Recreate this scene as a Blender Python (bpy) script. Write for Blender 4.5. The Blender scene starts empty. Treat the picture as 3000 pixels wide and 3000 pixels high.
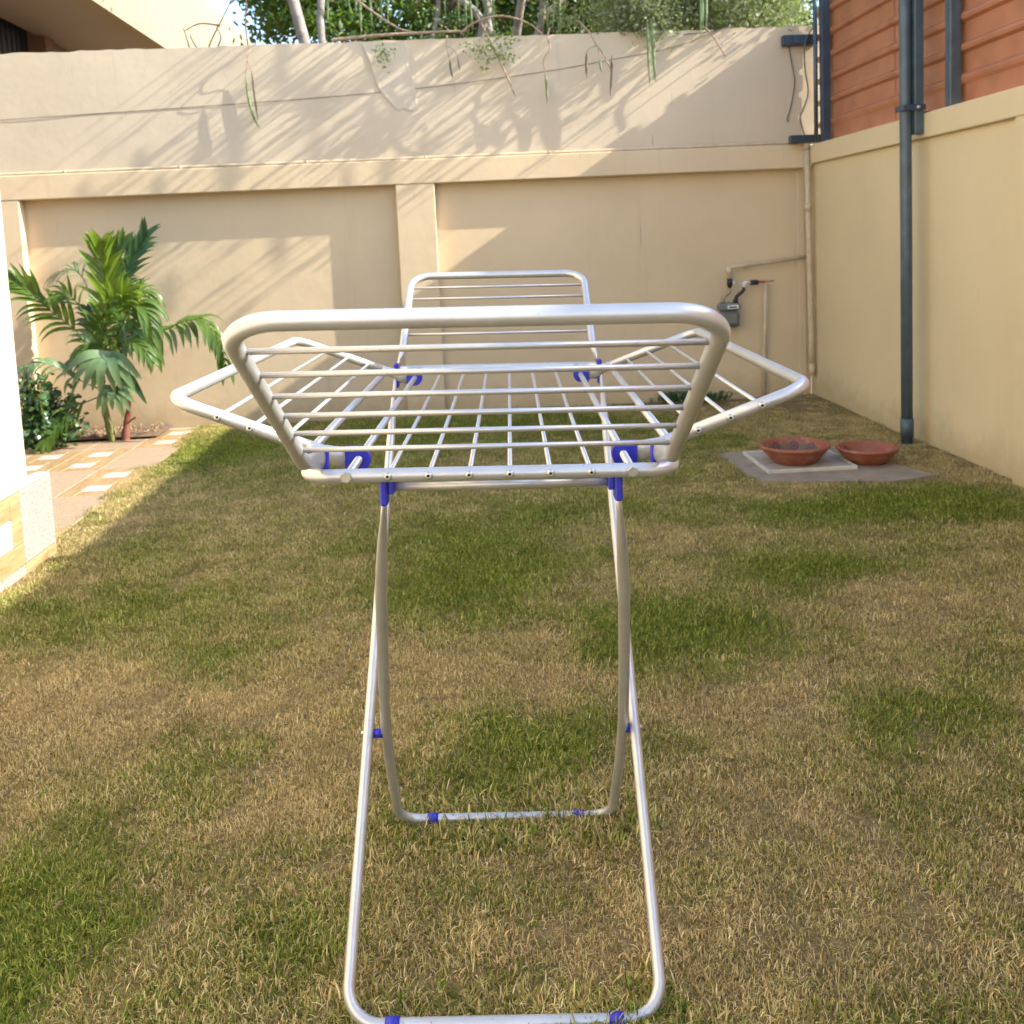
import bpy, math, random
import numpy as np
from mathutils import Vector, Matrix
random.seed(7); rng = np.random.default_rng(11)
R_ = math.radians
sc = bpy.context.scene
COL = sc.collection

# ------------------------------------------------------------------ camera
cam_d = bpy.data.cameras.new('camera'); cam = bpy.data.objects.new('camera', cam_d); COL.objects.link(cam)
YAW, PITCH, ROLL, HC = R_(2.677), R_(5.774), R_(-2.533), 1.40
f0 = Vector((math.sin(YAW), math.cos(YAW), 0)); r0 = Vector((math.cos(YAW), -math.sin(YAW), 0)); u0 = Vector((0, 0, 1))
fw = f0*math.cos(PITCH) - u0*math.sin(PITCH); up = u0*math.cos(PITCH) + f0*math.sin(PITCH)
rt = r0*math.cos(ROLL) + up*math.sin(ROLL); up2 = up*math.cos(ROLL) - r0*math.sin(ROLL)
cam.matrix_world = Matrix(((rt.x, up2.x, -fw.x, 0), (rt.y, up2.y, -fw.y, 0), (rt.z, up2.z, -fw.z, HC), (0, 0, 0, 1)))
cam_d.sensor_width = 36; cam_d.lens = 34.8; cam_d.shift_y = -500/3000
cam_d.clip_start = 0.05; cam_d.clip_end = 2000
cam_d.dof.use_dof = True; cam_d.dof.focus_distance = 1.75; cam_d.dof.aperture_fstop = 9.0
sc.camera = cam

# ------------------------------------------------------------------ sky, sun, exposure
SUN = Vector((1, -0.178, 0.655)).normalized()
elev = math.asin(SUN.z); azim = math.atan2(SUN.x, SUN.y)
w = bpy.data.worlds.new('World'); sc.world = w; w.use_nodes = True
nt = w.node_tree; bg = nt.nodes['Background']
sky = nt.nodes.new('ShaderNodeTexSky'); sky.sky_type = 'NISHITA'; sky.sun_disc = False
sky.sun_elevation = elev; sky.sun_rotation = azim; sky.air_density = 1.0; sky.dust_density = 1.3; sky.ozone_density = 1.0
nt.links.new(sky.outputs[0], bg.inputs[0]); bg.inputs[1].default_value = 0.15
sun_d = bpy.data.lights.new('sun', 'SUN'); sun = bpy.data.objects.new('sun', sun_d); COL.objects.link(sun)
sun_d.energy = 2.9; sun_d.angle = R_(0.45); sun_d.color = (1.0, 0.94, 0.83)
sun.rotation_euler = SUN.to_track_quat('Z', 'Y').to_euler(); sun.location = (20, -4, 15)
vs = sc.view_settings; vs.view_transform = 'Standard'; vs.look = 'None'; vs.exposure = 1.95; vs.gamma = 1.0; vs.use_curve_mapping = False

# ------------------------------------------------------------------ helpers
class MB:
    def __init__(s): s.v = []; s.f = []; s.sm = []
    def add(s, vs_, fs, smooth=False):
        o = len(s.v); s.v += [tuple(p) for p in vs_]; s.f += [tuple(i+o for i in f) for f in fs]; s.sm += [smooth]*len(fs); return s
    def box(s, x0, x1, y0, y1, z0, z1):
        return s.add([(x0,y0,z0),(x1,y0,z0),(x1,y1,z0),(x0,y1,z0),(x0,y0,z1),(x1,y0,z1),(x1,y1,z1),(x0,y1,z1)],
                     [(0,3,2,1),(4,5,6,7),(0,1,5,4),(1,2,6,5),(2,3,7,6),(3,0,4,7)])
    def bbox(s, x0, x1, y0, y1, z0, z1, b=.004):
        # box with chamfered edges
        xs=(x0,x0+b,x1-b,x1); ys=(y0,y0+b,y1-b,y1); zs=(z0,z0+b,z1-b,z1)
        bm_v=[]; idx={}
        for i in range(4):
            for j in range(4):
                for k in range(4):
                    e=(i in(0,3))+(j in(0,3))+(k in(0,3))
                    if e==1: idx[i,j,k]=len(bm_v); bm_v.append((xs[i],ys[j],zs[k]))
        F=[]
        for a in (0,3):
            q=[idx[a,1,1],idx[a,2,1],idx[a,2,2],idx[a,1,2]]; F.append(q if a else q[::-1])
            q=[idx[1,a,1],idx[1,a,2],idx[2,a,2],idx[2,a,1]]; F.append(q if a else q[::-1])
            q=[idx[1,1,a],idx[2,1,a],idx[2,2,a],idx[1,2,a]]; F.append(q if a else q[::-1])
        for a in (0,3):
            for b_ in (0,3):
                A=1 if a==0 else 2; B=1 if b_==0 else 2
                F.append([idx[a,B,1],idx[a,B,2],idx[A,b_,2],idx[A,b_,1]])
                F.append([idx[a,1,B],idx[a,2,B],idx[A,2,b_],idx[A,1,b_]])
                F.append([idx[1,a,B],idx[2,a,B],idx[2,A,b_],idx[1,A,b_]])
                for c in (0,3):
                    Cc=1 if c==0 else 2
                    F.append([idx[a,B,Cc],idx[A,b_,Cc],idx[A,B,c]])
        return s.add(bm_v,F)
    def tube(s, pts, r, n=12, caps=True, flat=None, up=None):
        pts=[Vector(p) for p in pts]; m=len(pts); rad=r if isinstance(r,(list,tuple)) else [r]*m
        t=[]
        for i in range(m):
            a=pts[max(i-1,0)]; b=pts[min(i+1,m-1)]; t.append((b-a).normalized())
        if up is None: up=Vector((0,0,1)) if abs(t[0].z)<.9 else Vector((0,1,0))
        up=Vector(up); n0=(up-t[0]*up.dot(t[0])).normalized(); V=[]
        for i in range(m):
            if i: 
                n0=(n0-t[i]*n0.dot(t[i])).normalized()
            b0=t[i].cross(n0)
            fa,fb=flat[i] if flat else (1,1)
            for k in range(n):
                a=2*math.pi*k/n
                V.append(pts[i]+(n0*math.cos(a)*fa+b0*math.sin(a)*fb)*rad[i])
        F=[(i*n+k,i*n+(k+1)%n,(i+1)*n+(k+1)%n,(i+1)*n+k) for i in range(m-1) for k in range(n)]
        o=len(s.v); s.add(V,F,True)
        if caps: s.add([],[]); s.f+= [tuple(o+k for k in range(n-1,-1,-1)), tuple(o+(m-1)*n+k for k in range(n))]; s.sm+=[False,False]
        return s
    def lathe(s, prof, c, n=40, axis='z'):
        V=[];m=len(prof)
        for r,z in prof:
            for k in range(n):
                a=2*math.pi*k/n; p=(r*math.cos(a),r*math.sin(a),z)
                if axis=='y': p=(p[0],-p[2],p[1])
                V.append((c[0]+p[0],c[1]+p[1],c[2]+p[2]))
        F=[(i*n+k,i*n+(k+1)%n,(i+1)*n+(k+1)%n,(i+1)*n+k) for i in range(m-1) for k in range(n)]
        return s.add(V,F,True)
    def prism(s, poly, z0, z1):
        n=len(poly); V=[(x,y,z0) for x,y in poly]+[(x,y,z1) for x,y in poly]
        F=[tuple(range(n-1,-1,-1)),tuple(range(n,2*n))]+[(i,(i+1)%n,n+(i+1)%n,n+i) for i in range(n)]
        return s.add(V,F)
    def strip(s, pts, wid, nrm, fold=0.0):
        # leaf blade: pts curve, widths, approx normals; folded along the midrib
        pts=[Vector(p) for p in pts]; m=len(pts); V=[]
        for i in range(m):
            t=(pts[min(i+1,m-1)]-pts[max(i-1,0)]).normalized(); n=Vector(nrm); n=(n-t*n.dot(t)); 
            if n.length<1e-4: n=Vector((.3,.2,1))-t*t.dot(Vector((.3,.2,1)))
            n.normalize(); b=t.cross(n); wv=wid[i]/2
            V+=[pts[i]+b*wv+n*wv*fold, pts[i], pts[i]-b*wv+n*wv*fold]
        F=[]
        for i in range(m-1):
            a=i*3; F+=[(a,a+1,a+4,a+3),(a+1,a+2,a+5,a+4)]
        return s.add(V,F,True)
    def mesh(s, name):
        me=bpy.data.meshes.new(name); me.from_pydata(s.v,[],s.f)
        if any(s.sm): me.polygons.foreach_set('use_smooth', s.sm)
        me.update(); return me

def fillet(pts, r, n=8):
    pts=[Vector(p) for p in pts]; out=[pts[0]]; m=len(pts)
    rr = r if isinstance(r,(list,tuple)) else [r]*(m-2)
    for i in range(1,m-1):
        a,b,c=pts[i-1],pts[i],pts[i+1]; d1=(a-b).normalized(); d2=(c-b).normalized()
        ang=d1.angle(d2); t=rr[i-1]/math.tan(ang/2)
        p1=b+d1*t; p2=b+d2*t; cen=b+(d1+d2).normalized()*(rr[i-1]/math.sin(ang/2))
        v1=p1-cen; v2=p2-cen; th=v1.angle(v2)
        for k in range(n+1):
            q=k/n; out.append(cen+(v1*math.sin((1-q)*th)+v2*math.sin(q*th))/math.sin(th))
    out.append(pts[-1]); return out

def curve(pts, n=8):
    # Catmull-Rom through points
    P=[Vector(p) for p in pts]; P=[P[0]*2-P[1]]+P+[P[-1]*2-P[-2]]; out=[]
    for i in range(1,len(P)-2):
        for k in range(n):
            t=k/n; a,b,c,d=P[i-1],P[i],P[i+1],P[i+2]
            out.append(.5*((2*b)+(c-a)*t+(2*a-5*b+4*c-d)*t*t+(3*b-a-3*c+d)*t*t*t))
    out.append(P[-2]); return out

ORG={}
def tag(o, label=None, cat=None, group=None, kind=None):
    if label: o['label']=label
    if cat: o['category']=cat
    if group: o['group']=group
    if kind: o['kind']=kind
    return o
def thing(name, label, cat, loc=(0,0,0), group=None):
    o=bpy.data.objects.new(name,None); COL.objects.link(o); o.location=loc; o.empty_display_size=.1
    ORG[o.name]=Vector(loc); return tag(o,label,cat,group)
def part(name, mb, mat, parent=None, local=False):
    """mesh in world coordinates -> object (child of parent, whose origin is subtracted)"""
    if parent is not None and not local:
        o0=ORG[parent.name]; mb.v=[(v[0]-o0.x,v[1]-o0.y,v[2]-o0.z) for v in mb.v]
    me=mb.mesh(name); me.materials.append(mat); o=bpy.data.objects.new(name,me); COL.objects.link(o)
    if parent is not None: o.parent=parent; ORG[o.name]=ORG[parent.name]
    else: ORG[o.name]=Vector((0,0,0))
    return o
def share(name, me, parent, loc, rot=None):
    o=bpy.data.objects.new(name,me); COL.objects.link(o); o.parent=parent; o.location=loc
    if rot: o.rotation_euler=rot
    return o
def np_mesh(name, V, Q, mat, parent=None, smooth=False):
    V=np.asarray(V,dtype=np.float32).reshape(-1,3); Q=np.asarray(Q,dtype=np.int32)
    if parent is not None: V=V-np.array(ORG[parent.name],dtype=np.float32)
    me=bpy.data.meshes.new(name); k=Q.shape[1]
    me.vertices.add(len(V)); me.vertices.foreach_set('co',V.ravel())
    me.loops.add(Q.size); me.loops.foreach_set('vertex_index',Q.ravel())
    me.polygons.add(len(Q)); me.polygons.foreach_set('loop_start',np.arange(0,Q.size,k,dtype=np.int32)); me.polygons.foreach_set('loop_total',np.full(len(Q),k,dtype=np.int32))
    if smooth: me.polygons.foreach_set('use_smooth',np.ones(len(Q),dtype=bool))
    me.update(calc_edges=True); me.validate(); me.materials.append(mat)
    o=bpy.data.objects.new(name,me); COL.objects.link(o)
    if parent is not None: o.parent=parent; ORG[o.name]=ORG[parent.name]
    return o

# ------------------------------------------------------------------ materials
def new_mat(name):
    m=bpy.data.materials.new(name); m.use_nodes=True; t=m.node_tree; return m,t,t.nodes['Principled BSDF']
def N(t,k,**kw):
    n=t.nodes.new(k)
    for a,b in kw.items(): setattr(n,a,b)
    return n
def ramp(t,fac,stops):
    r=N(t,'ShaderNodeValToRGB'); e=r.color_ramp.elements
    while len(e)<len(stops): e.new(.5)
    for i,(p,c) in enumerate(stops): e[i].position=p; e[i].color=(*c,1) if len(c)==3 else c
    t.links.new(fac,r.inputs[0]); return r
def pos(t, scale=(1,1,1), obj=False):
    if obj: g=N(t,'ShaderNodeTexCoord'); out=g.outputs['Object']
    else: g=N(t,'ShaderNodeNewGeometry'); out=g.outputs['Position']
    mp=N(t,'ShaderNodeMapping'); mp.inputs['Scale'].default_value=scale; t.links.new(out,mp.inputs[0]); return mp.outputs[0]
def noise(t,vec,scale,detail=4,rough=.55):
    n=N(t,'ShaderNodeTexNoise'); n.inputs['Scale'].default_value=scale; n.inputs['Detail'].default_value=detail; n.inputs['Roughness'].default_value=rough
    t.links.new(vec,n.inputs['Vector']); return n.outputs['Fac']
def mix(t,fac,a,b,mode='MIX'):
    m=N(t,'ShaderNodeMix',data_type='RGBA',blend_type=mode)
    for s,v in ((m.inputs[0],fac),(m.inputs[6],a),(m.inputs[7],b)):
        if hasattr(v,'is_output'): t.links.new(v,s)
        else: s.default_value=v if not isinstance(v,tuple) else ((*v,1) if len(v)==3 else v)
    return m.outputs[2]
def mathn(t,op,a,b=None,clamp=False):
    m=N(t,'ShaderNodeMath',operation=op,use_clamp=clamp)
    for s,v in zip(m.inputs,(a,b)):
        if v is None: continue
        if hasattr(v,'is_output'): t.links.new(v,s)
        else: s.default_value=v
    return m.outputs[0]
def bump(t,b,h,strength,dist):
    n=N(t,'ShaderNodeBump'); n.inputs['Strength'].default_value=strength; n.inputs['Distance'].default_value=dist
    t.links.new(h,n.inputs['Height']); t.links.new(n.outputs[0],b.inputs['Normal'])
def simple(name,col,rough=.5,metal=0,var=.12,vs_=12,bmp=.0,bs=60,obj=True,spec=.5):
    m,t,b=new_mat(name); p=pos(t,obj=obj)
    d=tuple(c*(1-var) for c in col); l=tuple(min(1,c*(1+var)) for c in col)
    r=ramp(t,noise(t,p,vs_),[(.3,d),(.7,l)]); t.links.new(r.outputs[0],b.inputs['Base Color'])
    b.inputs['Roughness'].default_value=rough; b.inputs['Metallic'].default_value=metal; b.inputs['Specular IOR Level'].default_value=spec
    if bmp: bump(t,b,noise(t,p,bs,6),bmp,.01)
    return m
def wall_paint(name,col,streak=.35,dirt=(.30,.24,.17)):
    m,t,b=new_mat(name); p=pos(t)
    big=noise(t,p,1.1,5); r=ramp(t,big,[(.3,tuple(c*.93 for c in col)),(.7,tuple(min(1,c*1.05) for c in col))])
    # rain streaks and hairline runs: narrow in plan, long in height
    ps=pos(t,(9,9,.35)); s1=noise(t,ps,1.6,5,.7); s=ramp(t,s1,[(.58,(0,0,0)),(.76,(1,1,1))])
    pc=pos(t,(46,46,1.3)); s2=ramp(t,noise(t,pc,1.0,3,.6),[(.68,(0,0,0)),(.73,(1,1,1))]); s3=ramp(t,noise(t,p,2.6,3),[(.52,(0,0,0)),(.62,(1,1,1))])
    runs=mathn(t,'MULTIPLY',s2.outputs[0],s3.outputs[0])
    fine=noise(t,p,38,4,.7); sp=ramp(t,fine,[(.66,(0,0,0)),(.80,(1,1,1))])
    f=mathn(t,'MULTIPLY',s.outputs[0],streak*.8)
    c=mix(t,f,r.outputs[0],tuple(.6*c+.4*d for c,d in zip(col,dirt)))
    c=mix(t,mathn(t,'MULTIPLY',runs,.75*min(1,streak*1.7)),c,dirt)
    # splash dirt near the ground, ragged upper edge
    g0=N(t,'ShaderNodeNewGeometry'); sx=N(t,'ShaderNodeSeparateXYZ'); t.links.new(g0.outputs['Position'],sx.inputs[0])
    hz=mathn(t,'SUBTRACT',mathn(t,'MULTIPLY',noise(t,p,6,5,.7),.42),sx.outputs[2]); hr=N(t,'ShaderNodeMapRange'); hr.inputs[1].default_value=-.02; hr.inputs[2].default_value=.16; t.links.new(hz,hr.inputs[0])
    c=mix(t,mathn(t,'MULTIPLY',hr.outputs[0],.40),c,(.34,.24,.10))
    f2=mathn(t,'MULTIPLY',sp.outputs[0],.25)
    c=mix(t,f2,c,dirt); t.links.new(c,b.inputs['Base Color'])
    b.inputs['Roughness'].default_value=.75; b.inputs['Specular IOR Level'].default_value=.25
    h=mathn(t,'ADD',mathn(t,'MULTIPLY',noise(t,p,140,3),.25),mathn(t,'ADD',noise(t,p,9,5),mathn(t,'MULTIPLY',noise(t,p,2.2,3),1.5)))
    bump(t,b,h,.36,.007); return m
def leaf_mat(name,c1,c2,rough=.4,trans=.35,vs_=6,spec=.5):
    m,t,b=new_mat(name); p=pos(t); n=noise(t,p,vs_,3); r=ramp(t,n,[(.3,c1),(.7,c2)])
    t.links.new(r.outputs[0],b.inputs['Base Color']); b.inputs['Roughness'].default_value=rough; b.inputs['Specular IOR Level'].default_value=spec
    tr=N(t,'ShaderNodeBsdfTranslucent'); br=mix(t,.6,r.outputs[0],(.45,.6,.08),'MIX'); br2=mix(t,1.0,br,(.7,.8,.4),'MULTIPLY'); t.links.new(br2,tr.inputs[0])
    ms=N(t,'ShaderNodeMixShader'); ms.inputs[0].default_value=trans
    t.links.new(b.outputs[0],ms.inputs[1]); t.links.new(tr.outputs[0],ms.inputs[2]); t.links.new(ms.outputs[0],t.nodes['Material Output'].inputs[0]); return m

M={}
M['wall']=wall_paint('cream_wall_paint',(.665,.52,.335),.5)
M['wall_u']=wall_paint('weathered_parapet_paint',(.60,.495,.355),.6)
M['wall_r']=wall_paint('yellow_cream_wall_paint',(.695,.545,.315),.25)
M['wall_h']=wall_paint('house_wall_paint',(.62,.54,.40),.05)
M['patch']=wall_paint('plaster_patch',(.59,.50,.375),.2)
M['nb']=wall_paint('neighbour_paint',(.36,.29,.19),.15)
M['soffit']=wall_paint('soffit_paint',(.36,.30,.25),.1)
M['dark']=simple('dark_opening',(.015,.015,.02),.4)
M['brown']=simple('brown_column',(.25,.14,.08),.7)
M['sheet']=simple('rust_red_sheet',(.42,.165,.08),.40,.0,.14,5,.05,30)
M['steel']=simple('blue_grey_paint',(.065,.095,.115),.38,0,.22,10,.08,80)
M['steel_d']=simple('dark_blue_grey_paint',(.035,.055,.085),.4,0,.25,10,.08,80)
M['cond']=simple('painted_conduit',(.58,.46,.30),.55,0,.12,14,.15,70)
M['soil']=simple('soil',(.16,.105,.065),.95,0,.35,25,.8,90)
M['cable']=simple('grey_cable',(.12,.10,.085),.6)
M['meter']=simple('grey_meter_enamel',(.16,.17,.16),.45,.1,.12,30,.1,90)
M['black']=simple('black_rubber',(.018,.018,.02),.45)
M['red']=simple('red_handle',(.45,.03,.03),.45)
M['plate']=simple('white_plate',(.72,.72,.70),.5)
M['brass']=simple('old_brass',(.33,.28,.2),.45,.6)
M['conc']=simple('grey_concrete',(.27,.215,.155),.9,0,.2,9,.3,70)
M['conc2']=simple('pale_concrete_cover',(.38,.335,.275),.85,0,.16,14,.25,80)
M['lip']=simple('cover_edge',(.52,.47,.39),.8)
M['terra']=simple('terracotta',(.29,.085,.042),.6,0,.22,14,.15,60)
mm=M['terra']; tt=mm.node_tree; bb=tt.nodes['Principled BSDF']; pv=pos(tt,obj=True); old=bb.inputs['Base Color'].links[0].from_socket; st_=ramp(tt,noise(tt,pv,16,6,.7),[(.50,(0,0,0)),(.72,(1,1,1))]); dk=ramp(tt,noise(tt,pv,7,5,.7),[(.5,(0,0,0)),(.75,(1,1,1))])
tt.links.new(mix(tt,mathn(tt,'MULTIPLY',dk.outputs[0],.55),mix(tt,mathn(tt,'MULTIPLY',st_.outputs[0],.45),old,(.50,.34,.25)),(.12,.05,.03)),bb.inputs['Base Color'])
M['terra_p']=simple('dark_painted_flower',(.10,.05,.055),.55,0,.3,40)
M['terra_l']=simple('pale_residue',(.42,.32,.24),.9,0,.3,60)
M['leafp']=simple('green_painted_leaf',(.10,.10,.05),.55)
M['blue']=simple('blue_plastic',(.022,.028,.43),.42,0,.25,45,.05,120)
M['zinc']=simple('zinc_rivet',(.55,.54,.51),.3,.9,.2,80)
M['hole']=simple('rivet_hole',(.02,.02,.02),.6)
M['plank']=None
def tube_mat():
    m,t,b=new_mat('silver_white_enamel'); p=pos(t,obj=True); n=noise(t,p,18,4)
    r=ramp(t,n,[(.25,(.50,.50,.50)),(.6,(.57,.57,.575))]); sc_=ramp(t,noise(t,p,160,2,.6),[(.70,(0,0,0)),(.75,(1,1,1))])
    c=mix(t,mathn(t,'MULTIPLY',sc_.outputs[0],.5),r.outputs[0],(.25,.21,.16)); t.links.new(c,b.inputs['Base Color'])
    b.inputs['Metallic'].default_value=.6; b.inputs['Roughness'].default_value=.38; b.inputs['Specular IOR Level'].default_value=.6
    bump(t,b,noise(t,p,220,2),.04,.002); return m
M['tube']=tube_mat()
def tile_mats():
    m,t,b=new_mat('granite_tile'); p=pos(t)
    n=noise(t,p,170,2,.8); r=ramp(t,n,[(.34,(.20,.135,.085)),(.47,(.37,.265,.17)),(.62,(.46,.345,.235))]); t.links.new(r.outputs[0],b.inputs['Base Color']); b.inputs['Roughness'].default_value=.5; M['granite']=m
    m,t,b=new_mat('wood_look_tile'); p=pos(t,(30,4,30)); n=noise(t,p,1.6,5,.6); r=ramp(t,n,[(.3,(.33,.20,.095)),(.55,(.43,.285,.145)),(.75,(.50,.35,.20))]); t.links.new(r.outputs[0],b.inputs['Base Color']); b.inputs['Roughness'].default_value=.26; M['plank']=m
    m,t,b=new_mat('white_tile'); p=pos(t); n=noise(t,p,14,5); r=ramp(t,n,[(.3,(.54,.48,.40)),(.7,(.66,.60,.51))]); t.links.new(r.outputs[0],b.inputs['Base Color']); b.inputs['Roughness'].default_value=.35; M['white']=m
    m,t,b=new_mat('pink_granite_tile'); p=pos(t); n=noise(t,p,95,3,.8); r=ramp(t,n,[(.36,(.16,.12,.11)),(.46,(.36,.29,.255)),(.6,(.47,.40,.36))]); t.links.new(r.outputs[0],b.inputs['Base Color']); b.inputs['Roughness'].default_value=.35; M['granite_p']=m
    M['grout']=simple('grout',(.46,.38,.29),.9)
tile_mats()
M['palm']=leaf_mat('palm_leaf',(.05,.105,.016),(.115,.19,.03),.35,.30,8)
M['palm_y']=leaf_mat('young_palm_leaf',(.12,.20,.015),(.23,.32,.03),.35,.42,8)
M['palm_d']=leaf_mat('old_palm_leaf',(.018,.055,.018),(.04,.09,.03),.32,.12,8)
M['palm_p']=leaf_mat('pale_palm_leaf',(.10,.18,.075),(.17,.26,.12),.4,.22,8)
M['shrub']=leaf_mat('shrub_leaf',(.022,.06,.016),(.075,.15,.05),.28,.12,14)
M['tree']=leaf_mat('tree_leaf',(.020,.06,.012),(.075,.15,.02),.5,.3,1.8)
M['tree_l']=leaf_mat('bright_tree_leaf',(.035,.08,.014),(.10,.17,.03),.5,.35,1.8)
M['mor']=leaf_mat('moringa_leaf',(.17,.20,.10),(.34,.36,.22),.6,.3,3)
M['pod']=leaf_mat('green_pod',(.13,.20,.075),(.22,.30,.13),.55,.06,9)
M['pod_d']=simple('dry_pod',(.13,.10,.06),.8,0,.4,9)
M['bark']=simple('grey_bark',(.23,.20,.175),.9,0,.3,14,.6,30)
M['bark_b']=simple('brown_bark',(.15,.10,.07),.9,0,.35,14,.6,30)
M['twig']=simple('pale_twig',(.34,.24,.16),.85,0,.3,20,.3,60)
M['stem_g']=simple('green_stem',(.16,.17,.045),.5,0,.25,20,.1,60)
M['stem_r']=simple('red_brown_stem',(.19,.07,.045),.6,0,.3,20,.2,60)
M['litter']=simple('dry_leaf',(.40,.28,.16),.85,0,.35,20)

# ------------------------------------------------------------------ ground
m,t,b=new_mat('lawn_soil'); p=pos(t); n1=noise(t,p,2.2,5); n2=noise(t,p,60,5,.7)
r=ramp(t,n2,[(.3,(.12,.085,.04)),(.55,(.28,.21,.10)),(.75,(.44,.34,.17))]); t.links.new(r.outputs[0],b.inputs['Base Color']); b.inputs['Roughness'].default_value=.95; b.inputs['Specular IOR Level'].default_value=.1
bump(t,b,n2,.8,.02); M['lawnsoil']=m
o=part('ground',MB().add([(-300,-300,-.06),(300,-300,-.06),(300,300,-.06),(-300,300,-.06)],[(0,1,2,3)]),M['soil']); tag(o,kind='structure')
# lawn soil sheet with slight unevenness
def hgt(x,y): return .007*math.sin(x*2.1+.6)*math.sin(y*1.7+.4)+.006*math.sin(x*5.3+y*3.1)
nx,ny=64,96; xs=np.linspace(-2.18,2.94,nx); ys=np.linspace(-6,8.2,ny); V=[(x,y,hgt(x,y)-.002) for y in ys for x in xs]
Q=[(j*nx+i,j*nx+i+1,(j+1)*nx+i+1,(j+1)*nx+i) for j in range(ny-1) for i in range(nx-1)]
o=np_mesh('lawn',V,Q,M['lawnsoil'],smooth=True); tag(o,kind='structure')

# ------------------------------------------------------------------ patio tiles
base=MB().box(-7,-2.125,4.72,8.17,-.2,-.008); patio=part('patio',base,M['grout']); tag(patio,kind='structure')
TS=.355
def unit(wx,wy,h=.012,b=.003):
    return MB().bbox(-wx/2,wx/2,-wy/2,wy/2,-h,0,b).mesh('tile')
g=.004; A_=.141; L_=(TS+A_)/2-g
me_g=unit(TS-g,TS-g); me_g.materials.append(M['granite']); me_w=unit(A_-g,A_-g); me_w.materials.append(M['white'])
Bw=(TS-A_)/2-g; me_ph=unit(L_,Bw); me_ph.materials.append(M['plank']); me_pv=unit(Bw,L_); me_pv.materials.append(M['plank'])
def ptile(x,y,par,z=.004):
    d=(TS-A_)/4+A_/2; e=A_/2-(TS-A_)/4; e=((TS+A_)/2-A_)/2 ; 
    off=(TS-(TS+A_)/2)/2
    zz=lambda: z+random.uniform(-.0008,.0008)
    share('white_tile',me_w,par,(x,y,zz()))
    share('plank',me_ph,par,(x-off,y+d,zz())); share('plank',me_pv,par,(x+d,y+off,zz()))
    share('plank',me_ph,par,(x+off,y-d,zz())); share('plank',me_pv,par,(x-d,y-off,zz()))
for i in range(7):
    for j in range(-3,6):
        x=-2.31-i*TS; y=6.09+j*TS+.0
        if y+TS/2>8.17: continue
        if x<-2.55 and y>7.7: continue
        if x<-2.98 and y>7.3 and x>-3.6: pass
        pin=(((i+1)//2)+(j//2))%2==0
        if pin: ptile(x,y,patio)
        else: share('granite_tile',me_g,patio,(x,y,.004+random.uniform(-.0008,.0008)))
# planting bed: lumpy soil
V=[];nx,ny=40,14
for j in range(ny):
    for i in range(nx):
        x=-4.2+i/(nx-1)*1.78; y=7.70+j/(ny-1)*.46; V.append((x,y,.008+.03*rng.random()*(0<j<ny-1)*(0<i<nx-1)+.012))
Q=[(j*nx+i,j*nx+i+1,(j+1)*nx+i+1,(j+1)*nx+i) for j in range(ny-1) for i in range(nx-1)]
o=np_mesh('planting_bed',V,Q,M['soil'],smooth=True); tag(o,kind='structure')

# ------------------------------------------------------------------ back wall
bw=thing('garden_wall','tall cream rendered back wall with recessed panels and a ledge','wall',(0,8.2,0))
def rough_box(x0,x1,y0,y1,z0,z1,nx,nz,amp,top=False):
    # box whose front face is a slightly wavy grid
    mb=MB(); V=[]
    for k in range(nz+1):
        for i in range(nx+1):
            x=x0+(x1-x0)*i/nx; z=z0+(z1-z0)*k/nz; e=0 if i in(0,nx) or k in (0,) else 1
            dz=(random.uniform(-.008,.004) if (top and k==nz) else 0)
            V.append((x,y0+amp*e*(math.sin(x*3.1+z*5)+.6*math.sin(x*7.7-z*9.1)),z+dz))
    F=[(k*(nx+1)+i,k*(nx+1)+i+1,(k+1)*(nx+1)+i+1,(k+1)*(nx+1)+i) for k in range(nz) for i in range(nx)]
    mb.add(V,F,True); o=nz*(nx+1)
    W=[(x0,y1,z0),(x1,y1,z0)]+[]
    T=[V[o+i] for i in range(nx+1)]+[(V[o+i][0],y1,V[o+i][2]) for i in range(nx+1)]
    mb.add(T,[(i,i+1,nx+2+i,nx+1+i) for i in range(nx)])
    mb.add([(x0,y0,z0),(x0,y1,z0),(x0,y1,z1),(x0,y0,z1)],[(3,2,1,0)]); mb.add([(x1,y0,z0),(x1,y1,z0),(x1,y1,z1),(x1,y0,z1)],[(0,1,2,3)])
    mb.add([(x0,y1,z0),(x1,y1,z0),(x1,y1,z1-.01),(x0,y1,z1-.01)],[(3,2,1,0)]); mb.add([(x0,y0,z0),(x1,y0,z0),(x1,y1,z0),(x0,y1,z0)],[(3,2,1,0)])
    return mb
part('parapet',rough_box(-7,3.4,8.125,8.33,2.10,3.035,140,8,.0016,True),M['wall_u'],bw)
part('panel',MB().box(-7,2.900,8.175,8.325,-.2,2.096),M['wall'],bw)
part('beam',MB().bbox(-7,2.866,8.070,8.1735,1.892,2.086,.006),M['wall'],bw)
for a,b_ in ((-.505,-.193),(-3.76,-3.47),(2.80,2.866)):
    part('pilaster',MB().bbox(a,b_,8.0735 if a<2 else 8.160,8.1735,-.2,1.8905,.005),M['wall'],bw)
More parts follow.
